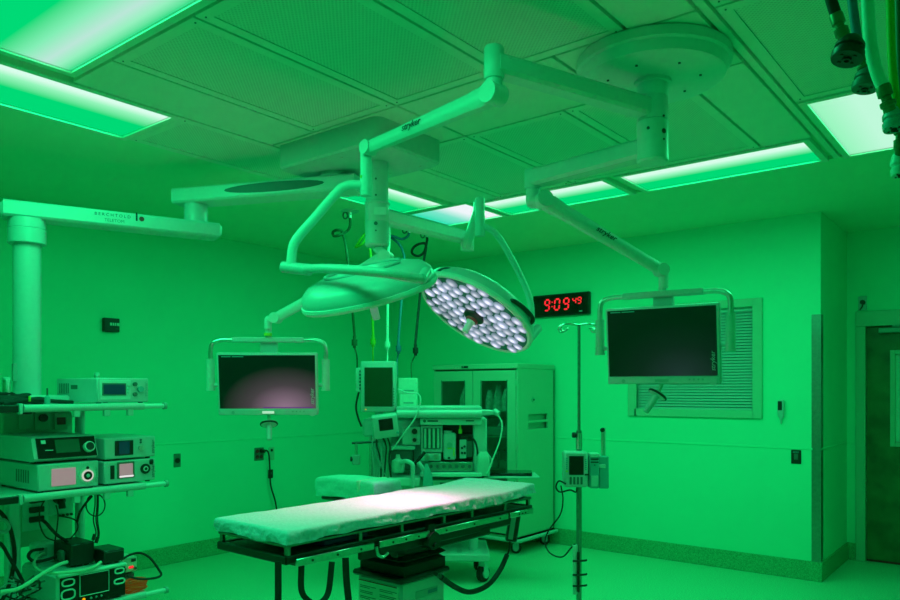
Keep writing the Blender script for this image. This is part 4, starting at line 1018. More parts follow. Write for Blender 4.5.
# small tilted display in front
sdp = thing('ventilator_display', 'small tilted display unit with a black screen on the anaesthesia machine', 'display', tuple(at(386, 426, 5.88)), TH)
Rt = Matrix.Rotation(math.radians(-5), 4, 'Y') @ Matrix.Rotation(math.radians(14), 4, 'X') @ Matrix.Rotation(.15, 4, 'Z')
MB(Rt).box((-.105, .095), (-.02, .07), (-.095, .085), .012, 2).build('housing', 'white', sdp)
MB(Rt).box((-.055, .055), (-.024, -.019), (-.03, .065), .003).build('screen', 'screen', sdp)
MB(Rt).cyl((.085, -.03, -.06), (.085, -.018, -.06), .012, n=12).build('knob', 'teal', sdp)
MB().cyl((0, .06, -.02), (0, .22, -.06), .022, n=12).build('mount_arm', 'boom_dark', sdp)
# laptop on a tray beside the machine
tr = B('side_tray', 'white', am, (lx(484, 6.0), lx(540, 6.0)), (-.30, .05), (zpx(478.5, 6.0), zpx(477, 6.0)), .003)
A_('tray_bracket', 'white', 478, 490, 478, 482, 6.1, 6.3, .004)
lt = thing('laptop', 'closed black laptop on the tray beside the anaesthesia machine', 'laptop', tuple(AO + RT*lx(513, 6.0) + FW*(-.12) + UP*(zpx(477, 6.0)+.001)), TH-.1)
B('base', 'black', lt, (-.17, .17), (-.12, .12), (0, .014), .004); B('lid', 'black_gloss', lt, (-.17, .17), (-.12, .12), (.015, .024), .004)

# ------------------------------------------------------------------ devices on the boom shelves
def device(name, label, X, Y, Z, m_='white', cat='medical device', b=.006, feet=True):
    z0 = Z[0]
    t = thing(name, label, cat, ((X[0]+X[1])/2, (Y[0]+Y[1])/2, z0))
    f = .010 if feet else 0
    B('case', m_, t, X, Y, (z0+f, Z[1]), b, world=True)
    if feet:
        for x in (X[0]+.04, X[1]-.04):
            for y in (Y[0]+.03, Y[1]-.03): MB().cyl((x, y, z0), (x, y, z0+f), .014, n=10).build('foot', 'black_rubber', t, True)
    return t
def fp(t, name, m_, X1, y0, y1, z0, z1, th=.004, b=.002, par=None): return B(name, m_, par or t, (X1-.001, X1+th), (y0, y1), (z0, z1), b, world=True)
def knob(t, name, m_, X1, y, z, r, th=.015, n=18, par=None): return MB().cyl((X1-.001, y, z), (X1+th, y, z), r, n=n).build(name, m_, par or t, True)
S1, S2, S3 = 1.488, 1.013, .363
# insufflator on the top shelf
X1 = -4.235
t = device('console_unit', 'pale console with a dark blue display and round knobs, alone on the top boom shelf', (-4.74, X1), (2.10, 2.415), (S1, 1.64))
pn = fp(t, 'display_panel', 'boom_grey', X1, 2.115, 2.30, 1.513, 1.628)
fp(t, 'display', 'screen_blue', X1+.004, 2.135, 2.265, 1.545, 1.603, par=pn); fp(t, 'display_bezel', 'dark_grey', X1+.0035, 2.128, 2.272, 1.538, 1.61, .0035, par=pn)
for i in range(3): fp(t, 'key', 'white', X1+.004, 2.278, 2.29, 1.55+i*.02, 1.562+i*.02, par=pn)
knob(t, 'knob', 'dark_grey', X1, 2.325, 1.605, .012); knob(t, 'knob', 'dark_grey', X1, 2.325, 1.545, .012); knob(t, 'knob', 'teal', X1, 2.36, 1.575, .018)
lettering('stryker', .03, Matrix(((0, 0, 1, X1+.001), (0, -1, 0, 2.398), (1, 0, 0, 1.575), (0, 0, 0, 1))), 'grey', t, True)
for i in range(6): B('vent_slot', 'dark_grey', t, (-4.70+i*.022, -4.69+i*.022), (2.0985, 2.1015), (1.55, 1.61), 0, world=True)
B('rating_label', 'dark_grey', t, (-4.55, -4.47), (2.0985, 2.1015), (1.575, 1.60), 0, world=True)
# stack at the left of the middle shelf
t = device('camera_control_unit', 'pale box with a pinkish screen and a lit ring socket on the middle boom shelf', (-4.78, -4.225), (1.775, 2.105), (S2, 1.168))
X1 = -4.225
fp(t, 'screen', 'screen_pink_reflection', X1, 1.845, 1.975, 1.045, 1.14); knob(t, 'socket_recess', 'boom_dark', X1, 2.04, 1.09, .048, .003)
knob(t, 'socket_ring', 'ring_glow', X1, 2.04, 1.088, .033, .008); knob(t, 'socket', 'black', X1, 2.04, 1.088, .024, .010); knob(t, 'socket_pin', 'white', X1, 2.04, 1.088, .010, .013); knob(t, 'button', 'black', X1, 2.04, 1.132, .008, .006)
lettering('stryker', .03, Matrix(((0, 0, 1, X1+.001), (0, -1, 0, 2.09), (1, 0, 0, 1.09), (0, 0, 0, 1))), 'grey', t, True)
for i in range(6): B('vent_slot', 'dark_grey', t, (-4.50+i*.03, -4.488+i*.03), (1.7735, 1.7765), (1.06, 1.13), 0, world=True)
# black-fronted unit on top
zt = 1.1695
t = thing('light_source_unit', 'rounded pale box with a sloping black glossy front and screen on the boom shelf', 'medical device', (-4.5, 1.94, zt))
m = MB(); Mp_ = Matrix(((1, 0, 0, 0), (0, 0, 1, 1.755), (0, 1, 0, 0), (0, 0, 0, 1)))
m.prism([(-4.785, zt+.012), (-4.25, zt+.012), (-4.225, zt+.03), (-4.26, zt+.135), (-4.30, zt+.145), (-4.785, zt+.145)], Mp_, .345); m.build('case', 'white', t, True)
Fn = Vector((.105, 0, .035)).normalized()
def slope(y0, y1, f0, f1, name, m_, th=.004, b=.002, par=None):
    a = Vector((-4.225, 0, zt+.03)); c = Vector((-4.26, 0, zt+.135)); u = (c-a); L = u.length; u.normalize()
    Mx = Matrix((Vector((0, 1, 0)), u, Vector((0, 1, 0)).cross(u))).transposed().to_4x4(); Mx.translation = a
    if (Mx.to_3x3() @ Vector((0, 0, 1))).x < 0: th = -th
    q = MB(Mx); q.box((y0, y1), (L*f0, L*f1), (0, th), b); return q.build(name, m_, par or t, True)
fr_ = slope(1.775, 2.095, -.02, 1.02, 'black_front', 'black_gloss', .005)
slope(1.872, 2.005, .22, .9, 'screen', 'screen_green', .007, par=fr_)
slope(1.80, 1.825, .72, .92, 'emblem', 'boom_grey', .007, par=fr_); slope(1.815, 1.86, .36, .42, 'model_print', 'boom_dark', .006, par=fr_)
a = Vector((-4.24, 2.05, zt+.075)); MB().cyl(a, a+Vector((.026, 0, .009)), .030, n=20).build('dial', 'boom_grey', t, True); MB().cyl(a+Vector((.02, 0, .007)), a+Vector((.032, 0, .011)), .022, n=16).build('dial_cap', 'black', t, True)
for x in (-4.75, -4.32):
    for y in (1.79, 2.07): MB().cyl((x, y, zt), (x, y, zt+.012), .014, n=10).build('foot', 'black_rubber', t, True)
for z in (zt+.075, zt+.11): B('side_label', 'boom_dark', t, (-4.72, -4.66), (1.7535, 1.7565), (z, z+.015), 0, world=True)
# stack at the right of the middle shelf
X1 = -4.25
t = device('light_source', 'pale box with a pink-edged screen and a black ring socket on the middle boom shelf', (-4.70, X1), (2.15, 2.468), (S2, 1.155))
fp(t, 'screen_bezel', 'dark_grey', X1, 2.225, 2.332, 1.05, 1.145); fp(t, 'screen', 'screen_pink_reflection', X1+.004, 2.238, 2.32, 1.068, 1.135); fp(t, 'screen_glow', 'pink_glow', X1+.0045, 2.238, 2.325, 1.055, 1.066)
fp(t, 'switch', 'black', X1, 2.185, 2.21, 1.05, 1.13); knob(t, 'socket_ring', 'black', X1, 2.40, 1.095, .030, .01); knob(t, 'socket', 'boom_grey', X1, 2.40, 1.095, .016, .012); knob(t, 'socket_pin', 'black', X1, 2.40, 1.095, .009, .014)
B('cover_flap', 'black', t, (X1, X1+.012), (2.425, 2.452), (1.118, 1.15), .008, world=True)
lettering('stryker', .028, Matrix(((0, 0, 1, X1+.001), (0, -1, 0, 2.452), (1, 0, 0, 1.08), (0, 0, 0, 1))), 'dark_grey', t, True)
t = device('insufflator', 'pale box with a blue screen stacked above the ring-socket box on the boom shelf', (-4.70, X1), (2.15, 2.468), (1.156, 1.29))
fp(t, 'screen_bezel', 'black', X1, 2.212, 2.325, 1.185, 1.272); fp(t, 'screen', 'screen_blue', X1+.004, 2.235, 2.30, 1.192, 1.266)
knob(t, 'fitting', 'steel', X1, 2.372, 1.222, .016); knob(t, 'indicator', 'dark_grey', X1, 2.372, 1.256, .006, .005); knob(t, 'indicator', 'dark_grey', X1, 2.372, 1.27, .006, .005)
lettering('stryker', .028, Matrix(((0, 0, 1, X1+.001), (0, -1, 0, 2.452), (1, 0, 0, 1.225), (0, 0, 0, 1))), 'dark_grey', t, True)
# bottom shelf: dark console with oval handles
X1 = -4.19
t = device('electrosurgical_unit', 'dark console with a black screen and oval sockets on the bottom boom shelf', (-4.66, X1), (1.86, 2.255), (S3, .565), 'boom_dark', b=.02)
pn = fp(t, 'front_panel', 'black_gloss', X1, 1.872, 2.243, .378, .55, .006, .004)
B('top_edge', 'boom_grey', t, (X1-.03, X1+.014), (1.862, 2.253), (.545, .566), .008, world=True)
def oval(y, z, ry, rz_, m_): 
    MB().tube([(X1+.008, y+ry*math.copysign(abs(math.cos(a))**.7, math.cos(a)), z+rz_*math.copysign(abs(math.sin(a))**.7, math.sin(a))) for a in [2*PI*i/20 for i in range(21)]], .005, 6).build('socket_outline', m_, pn, True)
oval(1.915, .515, .032, .018, 'boom_grey'); oval(1.915, .45, .036, .026, 'boom_grey'); oval(2.205, .525, .026, .014, 'boom_grey'); oval(2.205, .465, .030, .014, 'boom_grey')
fp(t, 'screen', 'screen', X1+.005, 1.985, 2.135, .432, .535, .004, par=pn)
MB().tube([(X1+.009, y, z) for y, z in ((1.978, .425), (2.142, .425), (2.142, .542), (1.978, .542), (1.978, .425))], .003, 6, smooth=False).build('screen_outline', 'boom_grey', pn, True)
knob(t, 'amber_light', 'amber_led', X1+.005, 2.0, .405, .008, .006, par=pn)
for i in range(3): knob(t, 'indicator', 'grey', X1+.005, 2.04+i*.03, .405, .006, .005, par=pn)
# black boxes on top of it
t = device('adapter_box', 'taller black box lying on the dark console', (-4.50, -4.28), (1.975, 2.11), (.567, .70), 'black', b=.008, cat='box')
B('cable_entry', 'dark_grey', t, (-4.40, -4.34), (1.95, 1.975), (.60, .66), .008, world=True)
t = device('adapter_box', 'flatter black box lying on the dark console', (-4.38, -4.20), (2.125, 2.245), (.567, .65), 'black', b=.006, cat='box')
B('lid_seam', 'dark_grey', t, (-4.2, -4.197), (2.135, 2.235), (.635, .639), 0, world=True)
# white power block resting behind
ps = thing('power_block', 'pale power block with sockets behind the black boxes on the boom', 'power block', (-4.53, 1.99, .567))
B('case', 'boom_grey', ps, (-4.62, -4.52), (1.89, 2.03), (.567, .685), .01, world=True)
B('socket', 'grey', ps, (-4.522, -4.515), (1.905, 1.95), (.61, .66), .003, world=True)
# small unit on the right end of the bottom shelf
t = device('nerve_stimulator', 'small pale unit with a red light at the end of the bottom boom shelf', (-4.58, -4.32), (2.285, 2.39), (.46, .56), 'paper')
X1 = -4.32
fp(t, 'display', 'black', X1, 2.35, 2.38, .53, .548); fp(t, 'red_light', 'red_led', X1, 2.335, 2.365, .492, .506); knob(t, 'socket', 'red', X1, 2.305, .495, .008); knob(t, 'socket', 'dark_grey', X1, 2.372, .49, .008)
B('stand_block', 'dark_grey', t, (-4.56, -4.34), (2.29, 2.385), (.363, .458), .006, world=True)
cc = thing('orange_cable_coil', 'coiled orange cable lying on the end of the bottom boom shelf', 'cable', (-4.27, 2.33, S3))
for k in range(9): MB().tube([(-4.262+(.030+.003*(k % 4))*math.cos(a), 2.345+(.062+.005*(k % 3))*math.sin(a), S3+.008+.0075*k+.006*math.sin(2*a+k)) for a in [2*PI*i/18 for i in range(19)]], .0052, 6).build('cable_loop', 'orange', cc, True)
# cable heap, bottle and cylinders on the top shelf
ch_ = thing('cable_heap', 'tangled heap of thick black cables on the top boom shelf', 'cables', (-4.42, 1.72, S1))
for k in range(7):
    c = Vector((-4.36-.03*k, 1.66+.03*(k % 3), S1+.014+.007*k))
    MB().tube([c+Vector(((.07+.02*math.sin(k))*math.cos(a)*.9, (.19-.012*k)*math.sin(a), .006*math.sin(3*a+k))) for a in [2*PI*i/16+.4*k for i in range(16)]], .011, 7).build('cable', 'black_rubber', ch_, True)
MB().tube([(-4.26, 1.62, S1+.012), (-4.255, 1.75, S1+.03), (-4.26, 1.88, S1+.02), (-4.27, 1.98, S1+.012)], .011, 8).build('cable', 'black_rubber', ch_, True)
B('plug', 'yellow', ch_, (-4.25, -4.235), (1.735, 1.745), (S1+.02, S1+.05), .003, world=True)
bt = thing('spray_bottle', 'small pale bottle with a thin dark nozzle on the top boom shelf', 'bottle', (-4.225, 1.80, S1))
MB().lathe([(.014, 0), (.015, .03), (.013, .045), (.006, .05), (.006, .055)], 16, Matrix.Translation((-4.222, 1.822, S1))).build('bottle_body', 'teal', bt, True)
MB().cyl((-4.222, 1.822, S1+.055), (-4.222, 1.822, S1+.092), .0045, n=8).build('nozzle', 'dark_grey', bt, True)
for lb_, p, h, r in (('slim metal canister standing at the back of the top boom shelf', at(6.5, 400, 4.15), .15, .021), ('short metal canister standing behind the console on the top boom shelf', Vector((-4.76, 2.36, S1)), .19, .018)):
    p.z = S1; t = thing('metal_canister', lb_, 'canister', tuple(p))
    MB().lathe([(r, 0), (r, h*.9), (r*.92, h*.93)], 18).build('cylinder', 'steel', t); MB().lathe([(r*.95, h*.93), (r*.98, h), (r*.6, h*1.02)], 18).build('cap', 'boom_grey', t)
# cables around the service head
def cable(label, pts, r, m_, cat='cable', grp='cables around the equipment boom', ends=None):
    o = MB().tube(pts, r, 8).build('cable', m_); tag(o, label, cat, grp)
    if ends:
        e = Vector(pts[-1]); dv = (e-Vector(pts[-2])).normalized(); MB().cyl(e, e+dv*.045, r*1.9, n=10).build('plug', ends, o)
    return o
hx_ = -4.40
def bxp(px, py, X): return onx(px, py, X)
cable('black power cord plugged into the service head sockets', [bxp(41, 519, -4.50), bxp(46, 523, -4.40), bxp(56, 534, -4.36), bxp(66, 541, -4.38), bxp(72, 546, -4.42)], .009, 'black_rubber', ends='black')
cable('thin dark lead looping from the gas socket', [bxp(56, 505, -4.44), bxp(58, 515, -4.42), bxp(57, 528, -4.42), bxp(55, 541, -4.44)], .004, 'black_rubber')
cable('long thin dark lead hanging over the service head', [bxp(46, 498, -4.40), bxp(40, 510, -4.40), bxp(40, 525, -4.40), bxp(46, 537, -4.40), bxp(56, 541, -4.42)], .004, 'black_rubber')
cable('thin dark lead curling beside the right boom post', [bxp(70, 539, -4.40), bxp(76, 532, -4.38), bxp(78, 526, -4.38), bxp(75, 520, -4.4), bxp(66, 517, -4.45), bxp(60, 516, -4.5)], .004, 'black_rubber')
cable('black lead slanting down beside the right boom post', [bxp(92, 496, -4.36), bxp(86, 503, -4.36), bxp(80, 512, -4.4), bxp(77, 522, -4.44)], .007, 'black_rubber')
ln = thing('hanging_leads', 'looped thin leads with black clips hanging from the middle boom shelf', 'cable', tuple(bxp(97, 498, -4.24)))
for k, o in enumerate((-2, 0, 1.2)):
    MB().tube([bxp(97+o, 492, -4.23), bxp(97+o, 505, -4.23), bxp(96+o*1.3, 520, -4.23), bxp(98+o, 533, -4.23), bxp(96+o*1.6, 541, -4.23)], .0035, 6).build('lead', 'black_rubber', ln, True)
MB().tube([bxp(86, 508, -4.235)]+[bxp(95.5+9.5*math.cos(a), 505+11*math.sin(a), -4.235) for a in [PI+.2-2*PI*i/12 for i in range(13)]], .0035, 6).build('lead_loop', 'black_rubber', ln, True)
for (px, py) in ((94, 536), (97, 539)): MB().cyl(bxp(px+.8, py-2, -4.23), bxp(px-1, py+4, -4.23), .010, n=8).build('clip', 'black', ln, True)
cable('pale thick hose curving across the top of the dark console', [bxp(0, 592, -4.05), bxp(20, 588, -4.08), bxp(42, 574, -4.14), bxp(58, 565, -4.2), bxp(67, 562, -4.23)], .010, 'cabinet')
cable('pale hose looping under the power block', [bxp(44, 553, -4.50), bxp(37, 557, -4.44), bxp(34, 564, -4.40), bxp(40, 571, -4.3), bxp(55, 573, -4.17), bxp(80, 571, -4.16), bxp(94, 567, -4.17), bxp(101, 562, -4.19)], .009, 'cabinet')
cable('black cord looping from the power block', [bxp(43, 549, -4.48), bxp(32, 551, -4.45), bxp(28.5, 557, -4.43), bxp(36, 561.5, -4.42), bxp(52, 558, -4.42), bxp(62, 552, -4.44)], .009, 'black_rubber', ends='black')
cable('black cord looped over the small pale unit', [bxp(121, 560, -4.30), bxp(130, 555, -4.30), bxp(140, 553, -4.30), bxp(150, 558, -4.26), bxp(159, 570, -4.22), bxp(161, 575, -4.2), bxp(155, 578, -4.2), bxp(140, 579, -4.2), bxp(127, 576, -4.2)], .007, 'black_rubber')
cable('thick black hose hanging down behind the left of the boom', [bxp(-4, 508, -4.5), bxp(5, 518, -4.48), bxp(12, 535, -4.46), bxp(14.5, 560, -4.46), bxp(8, 588, -4.46), bxp(0, 604, -4.46)], .011, 'black_rubber')
cable('dark hose arching beside the left of the boom', [bxp(-6, 540, -4.44), bxp(2, 545, -4.42), bxp(9, 557, -4.42), bxp(20, 576, -4.42), bxp(26, 588, -4.42)], .009, 'black_rubber')
cable('pale hose hanging in a bundle at the left of the boom', [bxp(-6, 522, -4.40), bxp(4, 520, -4.40), bxp(9, 527, -4.40), bxp(4, 532, -4.40), bxp(-6, 530, -4.40)], .010, 'grey')
hpp = thing('lead_pile', 'tangled pile of thin leads with silver clips on the bottom boom shelf', 'cables', tuple(bxp(24, 592, -4.3)))
for k in range(9):
    c = bxp(18+random.uniform(-8, 14), 590+random.uniform(-6, 6), -4.28)
    MB().tube([c+Vector((random.uniform(-.06, .06), random.uniform(-.09, .09), random.uniform(-.03, .05))) for _ in range(5)], .005, 6).build('lead', random.choice(['black_rubber', 'dark_grey', 'grey']), hpp, True)

# ------------------------------------------------------------------ gas hoses hanging from the ceiling behind the table
def gas_drop(label, cx_px, cpy, loop, low_px, con_y, end, m_, thin):
    top = onx(cx_px, cpy, -4.42); top.z = CZ; d = (top.dot(FW))
    t = thing('gas_hose', label, 'hose', tuple(top), 0, 'gas hoses hanging behind the table')
    MB().lathe([(.075, CZ), (.075, CZ-.006), (.06, CZ-.012), (.001, CZ-.012)], 24, Matrix.Translation((top.x, top.y, 0))).build('ceiling_plate', 'boom_dark', t, True)
    k = MB(); k.cyl(top-UP*.01, top-UP*.06, .022, .016, n=14); k.build('outlet', 'steel', t, True)
    sp = [top - UP*(.035) - RT*.04 + RT*(.018*math.cos(a)) + UP*(.026*math.sin(a)) + FW*(.010*a/6) for a in [2*PI*i/10 for i in range(21)]]
    MB().tube([top-UP*.02-RT*.02]+sp, .0055, 6).build('retractor_coil', 'dark_grey', t, True)
    pts = [top-UP*.05]
    for (px, py) in loop: pts.append(at(px, py, d*(1 + .004*(len(pts) % 3))))
    de = 6.36
    pts.append(at(low_px[0], low_px[1], d)); pts.append(at(con_y[0], con_y[1]-8, (d+de)/2)); pts.append(at(con_y[0], con_y[1], (d+de)/2))
    MB().tube(pts, .0115, 8).build('hose', m_, t, True)
    c = at(con_y[0], con_y[1], (d+de)/2)
    MB().cyl(c+UP*.05, c-UP*.05, .014, n=10).cyl(c+UP*.02, c-UP*.03, .024, n=14).build('connector', m_, t, True)
    MB().tube([c-UP*.04, at(end[0], (con_y[1]+end[1])/2, (d+de)/2), at(end[0]+end[2], end[1], de)], .0065, 8).build('lower_hose', thin, t, True)
def ring_(cx_, cy_, rx, ry, a0, a1, n=10): return [(cx_+rx*math.cos(a0+(a1-a0)*i/n), cy_+ry*math.sin(a0+(a1-a0)*i/n)) for i in range(n+1)]
gas_drop('dark green gas hose with one small loop under the ceiling', 350, 212, [(350, 226), (346, 232), (340, 235), (334, 236), (333, 232), (338, 230), (343, 234)], (348, 262), (354.5, 342), (357, 372, 0), 'hose_green', 'hose_green')
gas_drop('yellow gas hose with a tilted loop under the ceiling', 374, 217, [(374, 228), (369, 231), (364, 235), (357, 245), (356, 247), (362, 244), (368, 236), (370, 250)], (371, 262), (373, 341), (373, 368, 0), 'hose_yellow', 'hose_yellow')
gas_drop('white gas hose hanging straight beside the central column', 389, 222, [(389.5, 236), (389, 246)], (388, 262), (387.5, 344), (387.5, 368, 0), 'hose_white', 'hose_white')
gas_drop('blue gas hose swinging sideways under the ceiling', 409, 230, [(408, 236), (402, 239), (392, 236), (388, 236), (392, 238), (399, 244), (403, 252)], (404, 266), (398.5, 348), (397, 376, 0), 'hose_blue', 'hose_blue')
gas_drop('black gas hose with a round loop under the ceiling', 427, 234, [(427, 241), (424, 252), (418, 256), (412, 253), (414, 247), (421, 243.5), (426, 246)], (423, 268), (415.5, 350), (411.5, 378, 0), 'black_rubber', 'hose_green')

# ------------------------------------------------------------------ gas hoses hanging close to the camera
fg = thing('ceiling_gas_panel', 'steel ceiling gas outlet panel above the foreground hoses', 'gas panel', tuple(at(868, 300, 1.25).xy)+(CZ,), TH)
B('panel_plate', 'boom_grey', fg, (-.16, .16), (-.09, .09), (-.02, 0), .004)
for i in range(5): MB().cyl((-.10+.05*i, 0, -.02), (-.10+.05*i, 0, -.06), .02, n=14).build('outlet', 'steel', fg)
PC = at(868, 300, 1.25)
def fore_hose(label, i, pts, r, m_, disc_m, disc, ddir, rd):
    o = PC + RT*(-.10+.05*i); top = Vector((o.x, o.y, CZ-.05))
    t = thing('gas_hose', label, 'hose', tuple(top), 0, 'gas hoses hanging in the foreground')
    P_ = [top] + [at(*p) for p in pts]
    P_.insert(1, Vector((P_[0].x*.5+P_[1].x*.5, P_[0].y*.5+P_[1].y*.5, P_[0].z*.5+P_[1].z*.5)))
    MB().tube(P_, r, 12).build('hose', m_, t, True)
    e = P_[-1]; c = at(*disc); ax = (c-e).normalized()
    L = (c-e).length
    M = M4(e, z=ax)
    MB(M).lathe([(r*1.05, -.008), (r*1.2, -.004), (r*1.2, .010), (r*.8, .012), (r*.8, .018), (r*1.25, .020), (r*1.25, L*.5), (r*1.0, L*.55), (r*1.05, L*.8)], 16).build('fitting', 'brass', t, True)
    Md = M4(c, z=ddir)
    MB(Md).lathe([(rd*.55, -.024), (rd*.9, -.012), (rd*.92, -.006), (rd*.80, -.004), (rd*.80, .0), (rd, .002), (rd, .010), (rd*.95, .013), (0, .013)], 28).build('connector_disc', disc_m, t, True)
    for k in range(4):
        a = k*PI/2+.4; MB(Md).cyl((rd*.55*math.cos(a), rd*.55*math.sin(a), .012), (rd*.55*math.cos(a), rd*.55*math.sin(a), .0145), rd*.12, n=8).build('keyway', 'black', t, True)
    MB(Md).lathe([(rd*.28, .012), (rd*.28, .016), (rd*.16, .0162), (rd*.16, .012)], 16).build('bore', 'black', t, True)
fore_hose('thick black gas hose ending in a black disc connector', 0, [(824, -60, 1.18), (829, -10, 1.18), (837, 18, 1.18)], .0085, 'black_rubber', 'black', (848.5, 52, 1.17), (-UP*.95-FW*.12-RT*.28).normalized(), .024)
fore_hose('dark blue gas hose ending in a dark disc connector', 1, [(848, -60, 1.26), (851, -10, 1.26), (856, 30, 1.26), (860, 55, 1.26)], .0075, 'hose_blue', 'dark_grey', (866, 82, 1.26), (-UP*.95-FW*.05-RT*.2).normalized(), .021)
fore_hose('thick white gas hose ending in a ribbed green connector', 2, [(865, -60, 1.2), (867, -10, 1.2), (870, 40, 1.2), (876, 70, 1.2), (884, 90, 1.2)], .0095, 'hose_white', 'teal', (893, 122, 1.2), (-UP*.9-FW*.2).normalized(), .016)
fore_hose('yellow gas hose hanging beside the thick white one', 3, [(889, -60, 1.22), (890, 0, 1.22), (892, 60, 1.22), (896, 100, 1.22), (899, 128, 1.22)], .0065, 'hose_yellow', 'boom_grey', (899, 168, 1.22), (-UP*.9-FW*.2).normalized(), .013)
fore_hose('dark green gas hose behind the yellow one', 4, [(898, -60, 1.3), (899, 0, 1.3), (900, 50, 1.3), (903, 110, 1.3)], .0075, 'hose_green', 'hose_green', (906, 150, 1.3), (-UP*.9-FW*.2).normalized(), .018)

# ------------------------------------------------------------------ things on the walls
# digital clock
ck = thing('digital_clock', 'black digital wall clock with red digits reading 9:09 49', 'clock', (-3.825, YB, 2.32))
B('case', 'black', ck, (-4.15, -3.505), (YB-.045, YB-.001), (2.322, 2.545), .004, world=True)
B('face', 'black_gloss', ck, (-4.14, -3.515), (YB-.048, YB-.044), (2.332, 2.535), .002, world=True)
SEG = {'a': 1, 'b': 2, 'c': 3, 'd': 4, 'e': 5, 'f': 6, 'g': 7}
DIG = {'9': 'abcdfg', '0': 'abcdef', '4': 'bcfg'}
def digit(ch, x, z, w, h, th):
    s = h*.10
    def pt(u, v): return (x+u*w+v*s, z+v*h)
    L = {'a': ((0, 1), (1, 1)), 'b': ((1, 1), (1, .5)), 'c': ((1, .5), (1, 0)), 'd': ((0, 0), (1, 0)), 'e': ((0, 0), (0, .5)), 'f': ((0, .5), (0, 1)), 'g': ((0, .5), (1, .5))}
    for k in DIG[ch]:
        p, q = L[k]; a = Vector(pt(*p)); b = Vector(pt(*q)); d = (b-a); a += d*.10; b -= d*.10; d.normalize(); n = Vector((-d.y, d.x))*th/2
        m = MB(); M = Matrix(((1, 0, 0, 0), (0, 0, -1, YB-.048), (0, 1, 0, 0), (0, 0, 0, 1)))
        m.prism([tuple(a+n+d*th*.4), tuple(a), tuple(a-n+d*th*.4), tuple(b-n-d*th*.4), tuple(b), tuple(b+n-d*th*.4)], M, .003)
        m.build('digit_segment', 'red_led', ck, True)
z0 = 2.385
digit('9', -4.01, z0, .052, .108, .016); digit('0', -3.895, z0, .055, .108, .016); digit('9', -3.79, z0, .055, .108, .016)
digit('4', -3.685, z0+.048, .036, .060, .010); digit('9', -3.628, z0+.048, .036, .060, .010)
for dz in (.03, .075): B('colon_dot', 'red_led', ck, (-3.925, -3.915), (YB-.051, YB-.048), (z0+dz, z0+dz+.012), world=True)
B('maker_plate', 'grey', ck, (-3.61, -3.575), (YB-.050, YB-.048), (2.348, 2.362), world=True)
# small black wall box
wbx = thing('wall_sensor', 'small black box with a lit display on the wall behind the equipment boom', 'wall box', (XL, 3.17, 2.06))
B('case', 'black', wbx, (XL+.001, XL+.04), (3.105, 3.24), (2.06, 2.175), .004, world=True)
B('display', 'hose_white', wbx, (XL+.04, XL+.043), (3.155, 3.235), (2.112, 2.137), world=True); B('display', 'hose_green', wbx, (XL+.04, XL+.043), (3.20, 3.23), (2.082, 2.092), world=True)
for i in range(3): B('display_gap', 'black', wbx, (XL+.042, XL+.0445), (3.172+i*.018, 3.176+i*.018), (2.112, 2.137), world=True)
def wall_plate(name, label, y0, y1, z0, z1, sockets, m_='dark_steel', grp='plates on the wall behind the equipment boom'):
    t = thing(name, label, 'outlet', (XL, (y0+y1)/2, z0), 0, grp)
    B('plate', m_, t, (XL+.001, XL+.008), (y0, y1), (z0, z1), .003, world=True)
    for (y, z, r, mm_) in sockets: MB().cyl((XL+.008, y, z), (XL+.013, y, z), r, n=14).build('socket', mm_, t, True)
    return t
wall_plate('wall_outlet', 'steel wall plate with one round black socket beside the equipment boom', 3.765, 3.835, .868, .99, [(3.80, .928, .024, 'black')])
wall_plate('wall_outlet', 'steel wall plate with four dark red sockets and a plugged cord', 4.65, 4.765, .862, .99, [(4.683, .955, .019, 'red'), (4.73, .955, .019, 'black'), (4.683, .898, .019, 'red'), (4.73, .898, .019, 'red')])
wall_plate('wall_outlet', 'pale wall plate with a small black connector beside the four-socket plate', 4.825, 4.90, .855, .985, [(4.862, .955, .014, 'black')], 'cabinet')
wall_plate('data_jack', 'small black plate under the pale wall plate', 4.822, 4.882, .67, .757, [(4.852, .72, .012, 'dark_grey')], 'black')
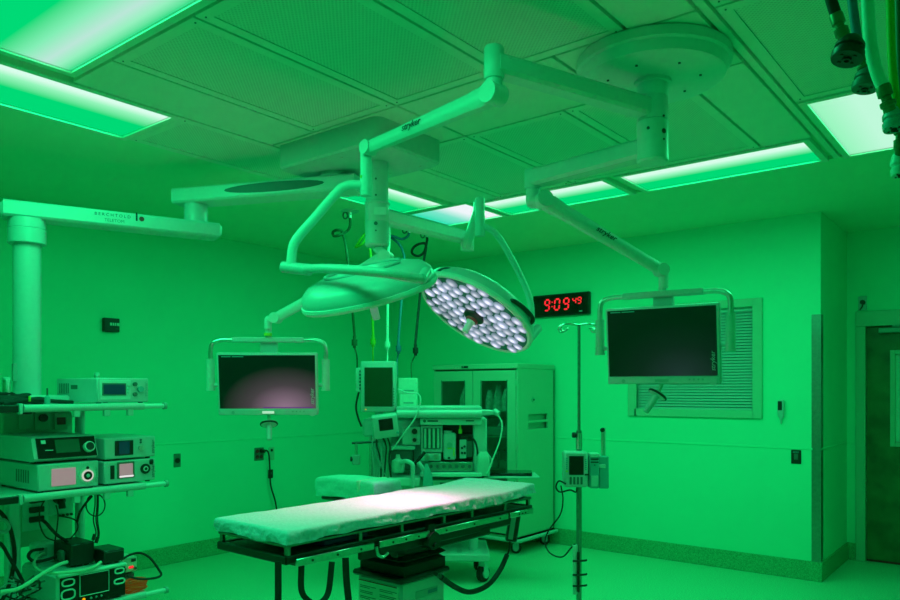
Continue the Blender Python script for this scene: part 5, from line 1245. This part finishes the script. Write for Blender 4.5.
o = MB().tube([(XL+.02, 4.735, .955), (XL+.04, 4.78, .955), (XL+.045, 4.80, .90), (XL+.04, 4.815, .75), (XL+.04, 4.825, .60), (XL+.05, 4.87, .45), (XL+.04, 4.91, .30), (XL+.05, 4.95, .12), (XL+.07, 5.05, .012)], .008, 8).build('cable', 'black_rubber')
tag(o, 'black cord hanging from the four-socket wall plate', 'cord'); MB().cyl((XL+.014, 4.73, .955), (XL+.05, 4.745, .955), .016, n=12).build('plug', 'black', o)
# on the window wall
t = thing('wall_switch', 'black switch plate on the wall near the steel corner guard', 'switch', (-1.606, YB, .955))
B('plate', 'black', t, (-1.645, -1.567), (YB-.008, YB-.001), (.955, 1.07), .003, world=True); B('rocker', 'dark_grey', t, (-1.622, -1.590), (YB-.012, YB-.008), (.99, 1.04), .002, world=True)
for i in range(2): B('print', 'teal', t, (-1.63, -1.582), (YB-.0135, YB-.0115), (1.047+i*.008, 1.050+i*.008), world=True)
t = thing('wall_thermometer', 'white wall-mounted handset with a black display beside the window', 'handset', (-1.722, YB, 1.33))
m = MB(); m.rings([[(x, y, z) for x, y in rrect(-1.75+k, -1.695-k, YB-.03+k, YB-.001, .008)] for k, z in ((.014, 1.33), (.004, 1.35), (0, 1.40), (.002, 1.48), (.008, 1.487))]); m.build('case', 'white', t, True)
B('display', 'black', t, (-1.743, -1.712), (YB-.034, YB-.029), (1.40, 1.475), .002, world=True)
MB().cyl((-1.722, YB-.015, 1.332), (-1.722, YB-.015, 1.285), .010, .006, n=10).build('probe', 'white', t, True)
t = thing('wall_camera', 'small pale plate with a black lens above the door frame', 'camera', (-1.29, YD, 2.30))
B('plate', 'white', t, (-1.325, -1.255), (YD-.01, YD-.001), (2.30, 2.43), .003, world=True)
MB().cyl((-1.285, YD-.01, 2.372), (-1.285, YD-.05, 2.372), .020, n=16).build('lens', 'black', t, True)
MB().tube([(-1.285, YD-.03, 2.36), (-1.29, YD-.035, 2.33), (-1.31, YD-.02, 2.305)], .005, 6).build('lead', 'black', t, True)
